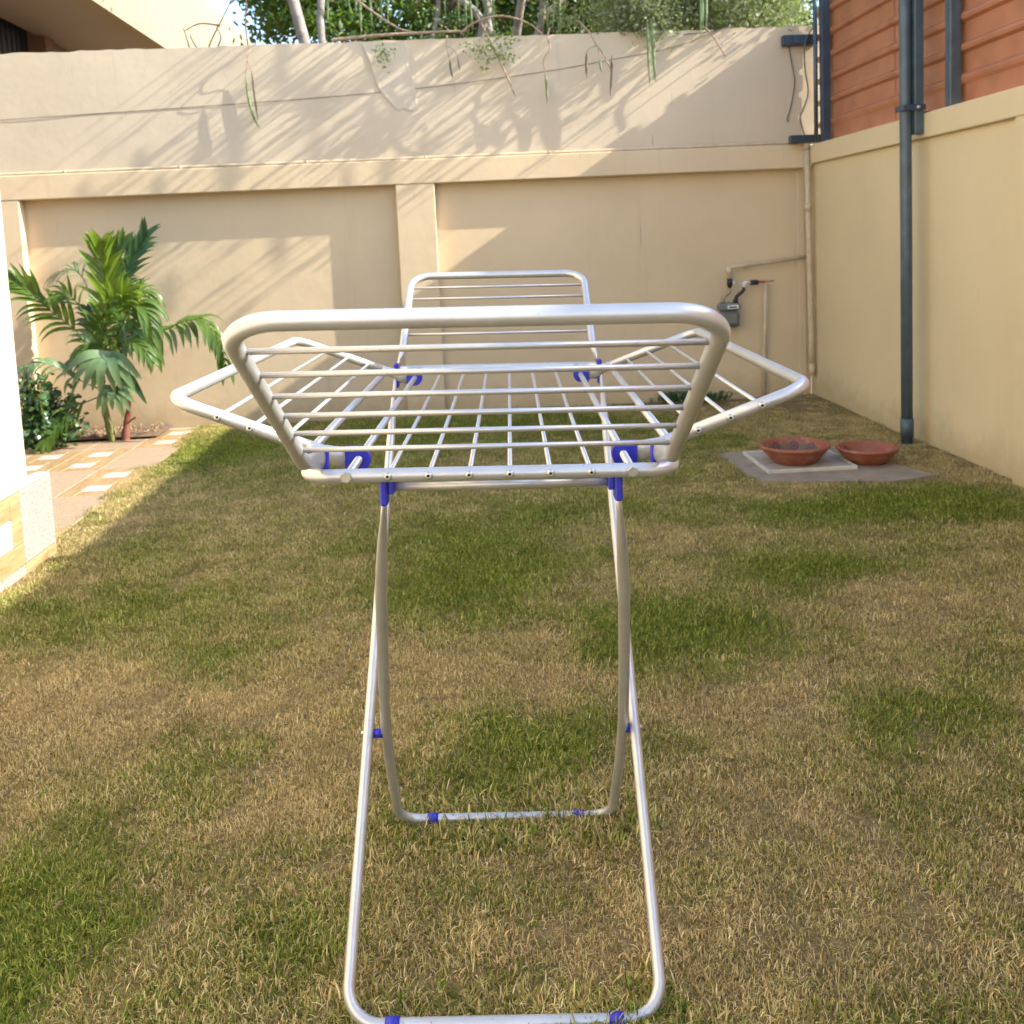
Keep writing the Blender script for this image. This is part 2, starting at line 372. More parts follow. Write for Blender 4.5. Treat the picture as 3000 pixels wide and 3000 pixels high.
# plaster repair, slightly proud, ragged outline
pp=[(-.72,3.02),(-.55,3.025),(-.36,3.02),(-.335,2.93),(-.35,2.83),(-.315,2.72),(-.30,2.60),(-.285,2.49),(-.33,2.465),(-.40,2.49),(-.46,2.48),(-.53,2.56),(-.60,2.66),(-.64,2.78),(-.665,2.88),(-.69,2.95)]
cx=sum(p[0] for p in pp)/len(pp); cz=sum(p[1] for p in pp)/len(pp); mb=MB(); n=len(pp); V=[(x,8.1185,z) for x,z in pp]+[(cx+(x-cx)*.93,8.1165,cz+(z-cz)*.94) for x,z in pp]+[(cx+(x-cx)*.80,8.1175,cz+(z-cz)*.84) for x,z in pp]+[(x,8.130,z) for x,z in pp]
mb.add(V,[(3*n+i,i,(i+1)%n,3*n+(i+1)%n) for i in range(n)]+[(i,n+i,n+(i+1)%n,(i+1)%n) for i in range(n)]+[(n+i,2*n+i,2*n+(i+1)%n,n+(i+1)%n) for i in range(n)]+[tuple(range(2*n,3*n))])
part('plaster_patch',mb,M['patch'],bw)

# ------------------------------------------------------------------ right wall
rw=thing('side_wall','low yellowish cream side wall with a projecting cap band','wall',(2.97,1,0))
part('cap',MB().bbox(2.870,3.08,-8,8.121,1.920,2.070,.006),M['wall_r'],rw)
part('panel',MB().box(2.906,3.06,-8,8.171,-.2,1.9185),M['wall_r'],rw)
for y in (4.62,1.2,-2.2): part('pilaster',MB().bbox(2.8725,2.9045,y,y+.42,-.2,1.9185,.004),M['wall_r'],rw)

# ------------------------------------------------------------------ metal fence on the right wall
mf=thing('metal_fence','rust red corrugated sheet fence on top of the right wall','fence',(2.98,1,2.07))
def sheet(y0,y1,dx):
    prof=[]; z=2.085
    ribs=[2.231+.175*k for k in range(6)]; prof.append((0,2.085))
    for rz in ribs: prof+=[(0,rz-.030),(-.026,rz-.016),(-.032,rz),(-.028,rz+.016),(0,rz+.036)]
    prof.append((0,3.22)); nn=8; V=[]
    for k in range(nn+1):
        y=y0+(y1-y0)*k/nn
        for x,z in prof: V.append((2.985+dx+x+.002*math.sin(y*4+z*3),y,z+ .002*math.sin(y*3)))
    mP=len(prof); F=[(k*mP+i,k*mP+i+1,(k+1)*mP+i+1,(k+1)*mP+i) for k in range(nn) for i in range(mP-1)]
    mb=MB(); mb.add(V,F); mb.add([(v[0]+.002,v[1],v[2]) for v in V],[f[::-1] for f in F]); return mb
ye=[8.10,6.735,5.55,4.40,3.25,2.10,.95,-.2,-1.35,-2.5,-3.65,-4.8]
for k in range(len(ye)-1): part('sheet',sheet(ye[k+1]-.03,ye[k],.0035*(k%2)),M['sheet'],mf)
for y in (7.80,5.755,3.75,1.75,-.25,-2.25): part('post',MB().bbox(2.893,2.957,y,y+.068,2.0715,3.235,.004),M['steel_d'] if y>7 else M['steel'],mf)
part('conduit',MB().tube([(2.885,7.93,2.09),(2.887,7.93,3.2)],.017,10),M['steel'],mf)
part('base_bracket',MB().bbox(2.70,2.955,7.99,8.055,2.0875,2.150,.003),M['steel_d'],mf)
br=thing('wall_bracket','dark blue square steel stub fixed high on the back wall','bracket',(2.81,8.1,2.91))
part('tube',MB().bbox(2.672,2.955,8.055,8.121,2.873,2.955,.004),M['steel_d'],br); part('flange',MB().bbox(2.75,2.80,8.045,8.0545,2.88,2.95,.002),M['steel_d'],br)

# ------------------------------------------------------------------ round pole
pl=thing('steel_pole','tall round blue grey steel pole standing against the right wall','pole',(2.775,6.08,0))
part('tube',MB().tube([(2.775,6.08,-.05),(2.775,6.08,1.3),(2.775,6.09,2.7),(2.775,6.09,3.05)],.0355,20),M['steel'],pl)
part('collar',MB().tube([(2.775,6.08,.05),(2.775,6.08,.17)],.041,20),M['steel'],pl)
part('brace_post',MB().bbox(2.8135,2.8685,6.035,6.105,1.945,3.08,.004),M['steel'],pl)
for z in (2.105,2.93):
    c=part('clamp',MB().bbox(2.732,2.875,6.020,6.029,z-.018,z+.018,.002).bbox(2.732,2.7395,6.0295,6.14,z-.018,z+.018,.002),M['steel_d'],pl)
    share('bolt',MB().lathe([(0,.014),(.010,.014),(.012,0)],(0,0,0),8,'y').mesh('bolt'),c,(.05,6.019-6.08,z)).data.materials.append(M['zinc'])
part('tie_bar',MB().bbox(2.8715,2.96,6.05,6.09,2.0725,2.082,.001),M['steel_d'],pl)

# ------------------------------------------------------------------ conduit on ledge, corner pipe
cd=thing('ledge_conduit','thin cream painted conduit lying along the back wall ledge','pipe',(0,8.1,2.1))
part('pipe',MB().tube(curve([(-6.5,8.098,2.100),(-4,8.098,2.0985),(-2,8.099,2.101),(-.5,8.097,2.0985),(1,8.099,2.10),(2.3,8.099,2.101),(2.80,8.09,2.1015)],10),.0125,10),M['cond'],cd)
for x in (-3.1,-2.2,-1.2,-.25,.75,1.6,2.35): part('saddle',MB().tube([(x-.012,8.098,2.100),(x+.012,8.098,2.100)],.0136,10),M['cond'],cd)
cp=thing('corner_pipe','cream painted pipe running down the wall corner from an elbow','pipe',(2.845,8.05,1))
part('elbow',MB().tube(fillet([(2.805,8.09,2.1015),(2.845,8.045,2.1015),(2.847,8.045,2.04)],.018,6),.030,14),M['cond'],cp)
part('pipe',MB().tube([(2.847,8.045,2.05),(2.850,8.042,1.5),(2.862,8.040,.5),(2.864,8.045,.20)],.0225,14),M['cond'],cp)
part('coupling',MB().tube([(2.849,8.043,1.60),(2.850,8.043,1.54)],.027,14),M['cond'],cp)
part('coupling',MB().tube([(2.864,8.043,.28),(2.864,8.044,.18)],.027,14),M['cond'],cp)

# ------------------------------------------------------------------ gas meter
ym=8.115
gm=thing('gas_meter','grey gas meter with black hoses mounted low on the back wall','meter',(2.19,ym,.7))
part('body',MB().bbox(2.110,2.268,8.045,8.150,.610,.750,.02),M['meter'],gm)
part('hood',MB().bbox(2.104,2.274,8.035,8.155,.7505,.812,.014),M['meter'],gm)
part('front_cover',MB().bbox(2.138,2.250,8.030,8.0445,.635,.728,.010),M['meter'],gm)
pt=part('nameplate',MB().bbox(2.162,2.256,8.0305,8.0345,.765,.797,.002),M['plate'],gm)
dg=[part('digit_window',MB().box(2.178,2.240,8.0285,8.0300,.774,.786),M['dark'],pt)]
for x in (2.118,2.260):
    for z in (.63,.70): part('lug',MB().lathe([(0,.008),(.007,.008),(.008,0)],(x,8.046,z),8,'y'),M['meter'],gm)
part('inlet_nut',MB().tube([(2.138,8.09,.812),(2.138,8.09,.838)],.019,6),M['brass'],gm)
part('outlet_nut',MB().tube([(2.246,8.09,.812),(2.246,8.09,.842)],.021,6),M['black'],gm)
part('hose',MB().tube(curve([(2.138,8.09,.838),(2.150,8.085,.868),(2.19,8.08,.90),(2.198,8.085,.945)],8),.0125,12),M['brass'],gm)
part('hose',MB().tube(curve([(2.246,8.09,.842),(2.262,8.085,.870),(2.306,8.08,.905),(2.318,8.085,.935)],8),.0145,12),M['black'],gm)
v=part('valve',MB().tube([(2.198,8.085,.935),(2.198,8.085,.955),(2.198,8.085,.956),(2.2,8.085,1.012)],[.016,.016,.022,.022],10),M['black'],gm)
part('lever',MB().bbox(2.222,2.242,8.075,8.083,.966,.992,.004),M['plate'],v)
part('supply_pipe',MB().tube(fillet([(2.2,8.085,1.012),(2.195,8.09,1.105),(2.845,8.09,1.165)],.025,6),.0165,12),M['cond'],gm)
part('elbow',MB().tube([(2.197,8.09,1.045),(2.195,8.09,1.112)],.024,12),M['cond'],gm)
part('pipe_clip',MB().tube([(2.345,8.09,1.119),(2.36,8.09,1.1205)],.023,10).box(2.346,2.358,8.09,8.174,1.09,1.12),M['cond'],gm)
part('outlet_pipe',MB().tube(fillet([(2.318,8.085,.93),(2.32,8.085,.973),(2.37,8.085,.973)],.012,5),.015,12),M['plate'],gm)
part('stopcock',MB().tube([(2.37,8.085,.973),(2.435,8.085,.973)],.021,12),M['black'],gm)
part('stopcock_handle',MB().bbox(2.436,2.50,8.070,8.082,.966,.984,.004),M['red'],gm)
part('handle_shaft',MB().tube([(2.50,8.075,.976),(2.565,8.072,.980)],.007,8),M['brass'],gm)
part('drop_pipe',MB().tube([(2.505,8.10,.958),(2.492,8.12,.5),(2.480,8.13,-.02)],.0165,12),M['cond'],gm)

# ------------------------------------------------------------------ wires
o=part('hanging_wire',MB().tube(curve([(2.735,8.115,2.875),(2.76,8.10,2.70),(2.775,8.105,2.58),(2.745,8.112,2.40),(2.715,8.115,2.30),(2.722,8.11,2.272)],8),.0045,6),M['cable']); tag(o,'short thin grey wire dangling from the dark blue wall bracket','wire')
o=part('hanging_wire',MB().tube(curve([(2.94,8.10,3.02),(2.87,8.035,2.95),(2.838,8.04,2.85),(2.86,8.095,2.68),(2.884,8.10,2.50),(2.84,8.105,2.36),(2.818,8.11,2.30),(2.845,8.09,2.155)],8),.0055,6),M['cable']); tag(o,'longer wavy grey wire hanging past the bracket to the corner elbow','wire')
o=part('wall_cable',MB().tube(curve([(-6,8.1205,2.46),(-3.56,8.1205,2.525),(-.894,8.1205,2.614),(.521,8.1205,2.722),(1.45,8.1205,2.845),(1.862,8.1205,2.919),(2.12,8.110,3.01),(2.3,8.2,3.06)],10),.0022,5),M['cable']); tag(o,'thin dark cable stretched across the upper back wall','cable')
o=part('bead_wire',MB().tube(curve([(1.86,8.08,2.99),(2.05,8.07,3.0),(2.25,8.09,3.04)],8),.004,5),M['cable'])
tag(o,'short dark knotted wire at the wall top near the tin fence','wire')

# ------------------------------------------------------------------ manhole slab and bowls
sl=thing('manhole','grey concrete slab with a square pale inspection cover in the lawn','manhole',(1.95,5.6,0))
poly=[(1.545,6.07),(1.56,5.75),(1.575,5.5),(1.605,5.33),(1.85,5.26),(2.1,5.20),(2.3,5.165),(2.55,5.235),(2.47,5.5),(2.38,5.8),(2.28,6.06),(1.9,6.085)]
part('slab',MB().prism(poly,-.1,.016),M['conc'],sl)
part('cover',MB().bbox(1.700,2.190,5.480,5.970,.0,.031,.003),M['conc2'],sl)
mb=MB(); 
for a in ((1.685,2.205,5.463,5.478),(1.685,2.205,5.972,5.987),(1.685,1.699,5.4795,5.9705),(2.191,2.205,5.4795,5.9705)): mb.bbox(*a,.0,.036,.003)
part('frame',mb,M['lip'],sl)
def bowl(c,s,label,flowers):
    b_=thing('clay_bowl',label,'bowl',c,'clay bowls on the concrete slab')
    P=[(0,.0),(.118,.0),(.128,.006),(.150,.030),(.185,.070),(.196,.088),(.204,.090),(.207,.100),(.203,.109),(.196,.110),(.188,.104),(.182,.088),(.150,.045),(.126,.020),(.10,.016),(0,.016)]
    P=[(r*s,z*s) for r,z in P]; o_=Vector(c); mb=MB().lathe(P,c,56)
    part('vessel',mb,M['terra'],b_)
    def on(ang,h):  # inner surface at angle, height
        r=(.150+(h-.045)/.043*.032)*s-.0012 if h>.045 else (.126+(h-.020)/.025*.024)*s-.0012
        return (c[0]+r*math.cos(ang),c[1]+r*math.sin(ang),c[2]+h*s+.0006)
    def patch(name,a0,h0,ra,rh,mat,n=16,inner=0):
        mb=MB(); V=[on(a0+ra*math.cos(2*math.pi*k/n),h0+rh*math.sin(2*math.pi*k/n)) for k in range(n)]
        if inner:
            V+=[on(a0+ra*inner*math.cos(2*math.pi*k/n),h0+rh*inner*math.sin(2*math.pi*k/n)) for k in range(n)]; mb.add(V,[(k,(k+1)%n,n+(k+1)%n,n+k) for k in range(n)])
        else: mb.add(V,[tuple(range(n))])
        part(name,mb,mat,b_)
    for a,h in flowers:
        patch('painted_flower',a,h,.17,.026,M['terra_p'],16,.55); patch('flower_centre',a,h,.07,.011,M['terra_p'])
        patch('painted_leaf',a+.26,h-.004,.07,.020,M['leafp']); patch('painted_leaf',a-.25,h-.006,.06,.018,M['leafp'])
    return b_
b1=bowl((1.905,5.66,.032),.99,'wide terracotta bowl with painted flowers on the inspection cover',[(R_(72),.062),(R_(112),.062),(R_(35),.06),(R_(150),.06)])
b2=bowl((2.325,5.62,.017),.86,'smaller terracotta bowl on bare slab near the blue pole',[(R_(125),.06)])
mb=MB()
for k in range(40):
    a=random.uniform(0,6.28); r=random.uniform(0,.085)**1; mb.lathe([(0,.008),(.006,.004),(.007,0)],(2.325+r*math.cos(a),5.63+r*math.sin(a),.0315),6)
part('seed_residue',mb,M['terra_l'],b2)['kind']='stuff'

# ------------------------------------------------------------------ house on the left with tiled plinth
hs=thing('house','sunlit cream house wall with tiled plinth at left edge','house',(-2.1,4.7,0))
part('wall',MB().box(-8,-2.100,-8,4.700,-.2,5.2),M['wall_h'],hs)
part('roof_parapet',MB().box(-8.1,-2.02,-8.1,4.78,5.201,5.5),M['wall_h'],hs)
ph=part('plinth',MB().box(-8,-2.043,-8,4.783,-.2,.383),M['grout'],hs)
part('plinth_ledge',MB().bbox(-2.099,-2.034,-8,4.792,.3835,.397,.003),M['wall_h'],hs)
def vtile(y0,y1,z0,z1,mat,nm):
    part(nm,MB().bbox(-2.0425,-2.0300,y0+.002,y1-.002,z0+.002,z1-.002,.0025),mat,ph)
T2=.335
for i in range(16):
    y1=4.790-i*T2; y0=y1-T2
    for row,(z0,z1) in enumerate(((.047,.382),(-.288,.047))):
        if (i+row)%2==0: vtile(y0,y1,z0 if row==0 else -.12,z1,M['granite_p'],'granite_tile')
        else:
            a=.13; q=(T2-a)/2
            vtile(y0+q,y1-q,z0+q,z1-q,M['white'],'white_tile') if row==0 else None
            vtile(y0,y1-q,z1-q,z1,M['plank'],'plank')
            if row==0: vtile(y1-q,y1,z0+q,z1,M['plank'],'plank'); vtile(y0+q,y1,z0,z0+q,M['plank'],'plank'); vtile(y0,y0+q,z0,z1-q,M['plank'],'plank')
            else: vtile(y1-q,y1,-.12,z1,M['plank'],'plank'); vtile(y0,y1-q,-.12,z1-q,M['white'],'white_tile')
part('end_tile',MB().bbox(-3.0,-2.032,4.7835,4.795,-.05,.382,.003),M['granite_p'],ph)

# ------------------------------------------------------------------ neighbouring house behind the wall
nb=thing('neighbour_house','neighbouring house with a deep cream roof fascia behind the wall','house',(-6,16,0))
part('fascia',MB().box(-4.45,-4.20,9.5,24,4.445,5.78),M['nb'],nb)
part('soffit',MB().box(-5.60,-4.451,9.5,24,4.4535,4.60),M['soffit'],nb)
part('roof',MB().box(-14,-4.451,9.5,24,4.6005,5.70),M['nb'],nb)
part('wall',MB().box(-14,-5.70,9.5,14.05,-.1,3.4).box(-14,-5.70,14.40,24,-.1,4.600),M['nb'],nb)
part('column',MB().box(-5.72,-5.50,14.08,14.38,-.1,4.4525),M['brown'],nb)
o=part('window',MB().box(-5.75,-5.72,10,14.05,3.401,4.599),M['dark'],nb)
for k in range(26): part('bar',MB().box(-5.712,-5.700,10.1+k*.15,10.115+k*.15,3.41,4.598),M['steel_d'],o)
fh=thing('far_house','low sandy house far behind the neighbour roof','house',(-5.5,34,0))
part('wall',MB().box(-9,1,33,40,-.1,6.9),M['nb'],fh); part('parapet',MB().box(-9.1,1.1,32.9,40.1,6.9005,7.15),M['soffit'],fh)

# ------------------------------------------------------------------ drying rack
rk=bpy.data.objects.new('drying_rack',None); COL.objects.link(rk); ORG['drying_rack']=Vector((0,0,0))
tag(rk,'folding silver white laundry drying rack with four raised wings on the lawn','drying rack')
ya,ro=R_(2.75),R_(1.3)
Am=Matrix(((math.cos(ya),math.sin(ya),0),(-math.sin(ya),math.cos(ya),0),(0,0,1)))@Matrix(((math.cos(ro),0,math.sin(ro)),(0,1,0),(-math.sin(ro),0,math.cos(ro))))
rk.matrix_world=Matrix.Translation((.029,2.051,.001))@Am.to_4x4()
T=M['tube']; TR=.0112; W0=1.04
def rp(name,mb,mat,par=rk): return part(name,mb,mat,par,True)
def rodmesh(L,r=.0034):
    me=MB().tube([(-L/2,0,0),(L/2,0,0)],r,10).mesh('drying_rod'); me.materials.append(T); return me
riv=MB().lathe([(.0022,.0035),(.0050,.0040),(.0062,.0022),(.0066,0)],(0,0,0),14,'y').mesh('rivet'); riv.materials.append(M['zinc'])
hol=MB().lathe([(0,.0012),(.0026,.0012),(.0026,0)],(0,0,0),10,'y').mesh('rivet_hole'); hol.materials.append(M['hole'])
blt=MB().lathe([(0,.0055),(.0082,.0055),(.0090,.0045),(.0090,0)],(0,0,0),6,'y').mesh('bolt'); blt.materials.append(M['zinc']); blt.polygons.foreach_set('use_smooth',[False]*len(blt.polygons))
def rivet(par,p,rz=0):
    a=share('rivet',riv,par,p,(0,0,rz)); share('hole',hol,par,(p[0]+.001*math.sin(rz),p[1]-.001*math.cos(rz),p[2]),(0,0,rz))
# rails
VF,VB=-.528,.778
def rail(v,sgn):
    pts=fillet([(-.292,v+sgn*.085,W0),(-.292,v,W0),(.292,v,W0),(.292,v+sgn*.085,W0)],.042,10); n=len(pts)
    fl=[(1,1)]*n
    return rp('rail',MB().tube(pts,TR,16,True,fl),T)
r1=rail(VF,1); r2=rail(VB,-1)
RU=[-.1585,-.0951,-.0317,.0317,.0951,.1585]
for u in RU:
    rp('drying_rod',MB().tube([(u,VF+.008,W0),(u+.0002,.12,W0-.0035),(u,VB-.008,W0)],.0040,10),T)
    rivet(r1,(u,VF-TR+.0005,W0)); rivet(r2,(u,VB+TR-.0005,W0),math.pi)
for u in (-.223,.223):
    rp('thick_rod',MB().tube([(u,VF+.008,W0),(u,VB-.008,W0)],.0068,14),T)
    share('bolt',blt,r1,(u,VF-TR+.0015,W0),(0,.3,0)); share('bolt',blt,r2,(u,VB+TR-.0015,W0),(0,.2,math.pi))
# end wings (front and rear)
def end_wing(s,nr,v1,w1,v0,w0,vb,wb,pe,plug):
    """rod 1 at (v1,w1) .. last rod at (v0,w0); outer bar at (vb,wb); arm end at pe=(v,w)"""
    d=Vector((0,v0-v1,w0-w1)).normalized(); hu=.2705
    e=Vector((0,v0,w0))+d*.055; ev,ew=e.y,e.z; ue=.262 if plug else .276
    arm=[(ue,pe[0],pe[1]),(ue+.002,pe[0]*.8+ev*.2,pe[1]*.8+ew*.2),(hu,pe[0]*.35+ev*.65,pe[1]*.35+ew*.65),(hu,ev,ew)]
    L=[Vector((-a,b,c)) for a,b,c in arm[:-1]]+fillet([(-hu,ev,ew),(-hu,vb,wb),(hu,vb,wb),(hu,ev,ew)],.062,12)+[Vector(p) for p in arm[:-1][::-1]]
    e0=(.36,1.35) if plug else (.32,1.0); k0=[e0,(e0[0]*1.15,e0[1]),(.85,1.02)]
    fl=[(b,a) for a,b in k0]+[(1,1)]*(len(L)-6)+[(b,a) for a,b in k0[::-1]]
    wg=rp('end_wing',MB().tube(L,TR,18,True,fl,up=(0,-d.z*s,abs(d.y))),T)
    for k in range(nr):
        q=k/(nr-1); p=(0,v1+(v0-v1)*q,w1+(w0-w1)*q)
        share('drying_rod',rodmesh(2*hu-.012,.0039),wg,p)
    if plug:
        for sg in (-1,1):
            q4=[(.284,1.050),(.2665,1.046),(.2665,1.079),(.278,1.084)]; F4=[(0,1,2,3),(7,6,5,4),(0,4,5,1),(1,5,6,2),(2,6,7,3),(3,7,4,0)]
            rp('flattened_end',MB().add([(sg*a_,-.512,b_) for a_,b_ in q4]+[(sg*a_,-.498,b_) for a_,b_ in q4],F4 if sg>0 else [f[::-1] for f in F4]),T,wg)
            a=sorted((sg*(ue-.006),sg*(ue+.004))); rp('end_plug',MB().bbox(a[0],a[1],pe[0]-.010,pe[0]+.010,pe[1]-.018,pe[1]+.018,.003),M['blue'],wg)
    return wg
end_wing(-1,6,-.943,1.283,-.668,1.112,-.943-.055*1.12,1.283+.0342*1.12,(-.505,1.063),True)
end_wing(1,5,1.021,1.262,.809,1.137,1.021+.055*1.05,1.262+.0325*1.05,(.69,1.062),False)
# side wings
for sg in (-1,1):
    vn,vf=-.405,.60; hi=(.300,1.060); ou=(.537,1.149)
    sl_=(ou[1]-hi[1])/(ou[0]-hi[0]); U=lambda u:(sg*u)
    pts=fillet([(sg*hi[0],vn,hi[1]),(sg*ou[0],vn,ou[1]),(sg*ou[0],vf,ou[1]),(sg*hi[0],vf,hi[1])],.045,10)
    sw=rp('side_wing',MB().tube(pts,TR,16),T)
    rp('cross_bar',MB().tube([(sg*hi[0],vn+.004,hi[1]),(sg*hi[0],vf-.004,hi[1])],.0078,14),T,sw)
    for u in (.455,.402,.348):
        wz=hi[1]+(u-hi[0])*sl_
        rp('drying_rod',MB().tube([(sg*u,vn+.007,wz),(sg*u,vf-.007,wz)],.0039,10),T,sw)
        rivet(sw,(sg*u,vn-TR+.0005,wz)); rivet(sw,(sg*u,vf+TR-.0005,wz),math.pi)
    for v in (vn,vf):
        mb=MB().tube([(sg*(hi[0]+.01),v,hi[1]+.004),(sg*hi[0],v,hi[1]),(sg*.285,v,1.054),(sg*.262,v,1.046),(sg*.236,v,1.041)],[TR,TR,TR*1.1,TR*1.5,TR*1.7],16,True,[(1,1),(1,1),(1.0,.8),(1,.4),(1,.3)],up=(0,0,1))
        rp('flattened_arm',mb,T,sw)
        # D shaped hinge cap round the thick rod
        pol=[]; c=.223; rr=.0215
        for k in range(13):
            a=-math.pi/2+math.pi*k/12; pol.append((c-rr*.9*math.cos(a)+.0,rr*math.sin(a)))
        pol=[(c+.022,-rr)]+pol+[(c+.022,rr)]
        V=[(sg*x,v-.008,W0+z) for x,z in pol]+[(sg*x,v+.008,W0+z) for x,z in pol]; n=len(pol)
        F=[tuple(range(n)),tuple(range(2*n-1,n-1,-1))]+[(i,n+i,n+(i+1)%n,(i+1)%n) for i in range(n)]
        rp('hinge_cap',MB().add(V,F if sg<0 else [f[::-1] for f in F]),M['blue'],sw)
# legs: outer frame (near foot -> rear hinge)
v0,v1=-.412,.66
P=lambda u,t_: (u,v0+(v1-v0)*t_,.012+(1.030-.012)*t_)
h1=.2835
pts=fillet([P(-h1,1.0),P(-h1,0),P(h1,0),P(h1,1.0)],.062,10)
pts=[pts[0],P(-h1,.985),P(-h1,.93),P(-h1,.86)]+pts[1:-1]+[P(h1,.86),P(h1,.93),P(h1,.985),pts[-1]]
n=len(pts); fl=[(1.15,.4),(1.15,.45),(1.05,.75)]+[(1,1)]*(n-6)+[(1.05,.75),(1.15,.45),(1.15,.4)]
l1=rp('leg_frame',MB().tube(pts,TR,16,True,fl,up=(0,-1,.0)),T)
for sg in (-1,1):
    rp('foot_cap',MB().tube([(sg*.20-.013,v0,.012),(sg*.20+.013,v0,.012)],.0135,14),M['blue'],l1)
    rp('hinge_clip',MB().bbox(sg*.280-.0065,sg*.280+.0065,v1-.012,v1+.014,1.005,1.072,.003),M['blue'],l1)
    rp('hinge_plate',MB().bbox(sg*.262-.024,sg*.262+.012,v1+.0145,v1+.019,1.016,1.030,.001),M['black'],l1)
# inner frame (far foot -> front hinge), bowed
v0,v1=.222,-.492
def P2(u,t_): return (u,v0+(v1-v0)*t_,.012+(1.0-.012)*t_)
side=[(1.0,.187),(.955,.194),(.90,.202),(.84,.2095),(.77,.218),(.6,.2335),(.46,.245),(.36,.252),(.25,.256)]
ptsL=[P2(-h+.017*t_,t_) for t_,h in side]; ptsR=[P2(h+.017*t_,t_) for t_,h in side][::-1]
core=fillet([ptsL[-1],P2(-.258,0),P2(.258,0),ptsR[0]],.055,10)
pts=ptsL[:-1]+core+ptsR[1:]; n=len(pts)
fl=[(1.15,.42),(1.12,.45),(1.05,.75),(1,.95)]+[(1,1)]*(n-8)+[(1,.95),(1.05,.75),(1.12,.45),(1.15,.42)]
l2=rp('leg_frame',MB().tube(pts,TR,16,True,fl,up=(0,-1,0)),T)
for sg in (-1,1):
    rp('foot_cap',MB().tube([(sg*.176-.013,v0,.012),(sg*.176+.013,v0,.012)],.0130,14),M['blue'],l2)
    rp('hinge_clip',MB().bbox(sg*.187+.0108,sg*.187+.0232,v1-.020,v1+.014,.985,1.030,.003),M['blue'],l2)
    rp('bar_socket',MB().bbox(sg*.1755+.012,sg*.1755+.022,v1-.016,v1+.012,1.003,1.029,.002),M['blue'],l2)
    rp('pivot',MB().tube([(sg*.254,-.032,.362),(sg*.274,-.032,.362)],.0095,14),M['blue'],l2)
    rp('pivot_bolt',MB().lathe([(0,.004),(.006,.004),(.007,0)],(sg*.2945,-.032,.362),10,'y'),M['zinc'],l2)
rp('cross_bar',MB().tube([(-.154,v1,1.0135),(.188,v1,1.0135)],.0080,14).tube([(-.154,v1-.001,1.0240),(.188,v1-.001,1.0240)],.0040,10),T,l2)
# ------------------------------------------------------------------ palms
def frond(mb, rachis, n, L, wd, ang=38, droop=.5, start=.12, fold=.25, face=(0,-1,.25), up_bias=0, rr=.006, side=(1,-1)):
    C_=curve(rachis,12); m_=len(C_); tot=m_-1
    mb.tube(C_[::1],[rr*(1-.75*i/tot) for i in range(m_)],6,False)
    for k in range(n):
        q=start+(1-start)*(k+.5)/n; i=min(int(q*tot),tot-1); fr=q*tot-i; p=C_[i].lerp(C_[i+1],fr); tg=(C_[i+1]-C_[i]).normalized()
        fc=Vector(face); sd=tg.cross(fc).normalized()
        ll=L*(.55+.45*math.sin(math.pi*min(1,.25+q*.75)))*random.uniform(.85,1.12)
        for s in side:
            a=R_(ang*(1.1-.5*q)+random.uniform(-7,7)); d=(tg*math.cos(a)+sd*s*math.sin(a)+Vector((0,0,up_bias))).normalized()
            d=(d+fc.normalized()*random.uniform(-.12,.18)).normalized(); pts=[p.copy()]; cur=d.copy(); st=ll/6; dr=(droop+.12)*random.uniform(.6,1.6)
            for j in range(6):
                cur=(cur+Vector((0,0,-dr*(j+1)/9))).normalized(); pts.append(pts[-1]+cur*st)
            wv=[wd*.8*x for x in (.35,.85,1,.92,.70,.36,.03)]
            nr=fc+tg*.2+Vector((0,0,.4)); mb.strip(pts,wv,nr,fold)
def fan(mb, c, tips, wd, fold=.22):
    c=Vector(c)
    for tp in tips:
        tp=Vector(tp); mid=c.lerp(tp,.5)+Vector((0,-.05,.05)); pts=curve([c,mid,tp],6); n_=len(pts)
        mb.strip(pts,[wd*(.15+.85*math.sin(math.pi*min(1,.12+.86*i/(n_-1)))) if i<n_-1 else .004 for i in range(n_)],(0,-1,.5),fold)
random.seed(21)
pm=thing('palm_plant','taller young palm with a green stem and arching pleated fronds','palm',(-2.76,7.69,0))
part('stem',MB().tube(curve([(-2.761,7.69,-.02),(-2.782,7.69,.124),(-2.803,7.70,.234),(-2.815,7.70,.411),(-2.826,7.72,.738),(-2.827,7.74,1.063)],5),[.030]*6+[.026]*10+[.034]*6+[.022]*4,12),M['stem_g'],pm)
def fr(mat,par,*a,**k):
    mb=MB(); frond(mb,*a,**k); return part('frond',mb,mat,par)
F1=[(-2.70,7.64,.70),(-2.655,7.55,1.04),(-2.655,7.50,1.34),(-2.645,7.48,1.50)]
fr(M['palm_y'],pm,F1,15,.29,.062,40,.10,.18,.30,(0,-1,.1),.25)
fr(M['palm_d'],pm,[(-2.80,7.75,.836),(-2.62,7.84,1.265),(-2.446,7.90,1.577)],13,.27,.056,34,.12,.2,.25,(0,-1,.1),.15)
fr(M['palm'],pm,[(-2.82,7.74,.90),(-2.70,7.78,1.3),(-2.60,7.78,1.50)],9,.26,.066,24,.05,.3,.3,(0,-1,.1),.3)
fr(M['palm'],pm,[(-2.80,7.68,.695),(-2.96,7.60,.90),(-3.114,7.55,1.06),(-3.214,7.50,1.19),(-3.33,7.45,1.30)],14,.28,.052,36,.35,.2,.2,(0,-1,.45))
fr(M['palm_p'],pm,[(-2.83,7.75,.847),(-2.89,7.80,1.173),(-2.974,7.82,1.317),(-3.093,7.85,1.322),(-3.206,7.88,1.271)],10,.20,.024,40,.45,.35,.2,(0,-.6,.8))
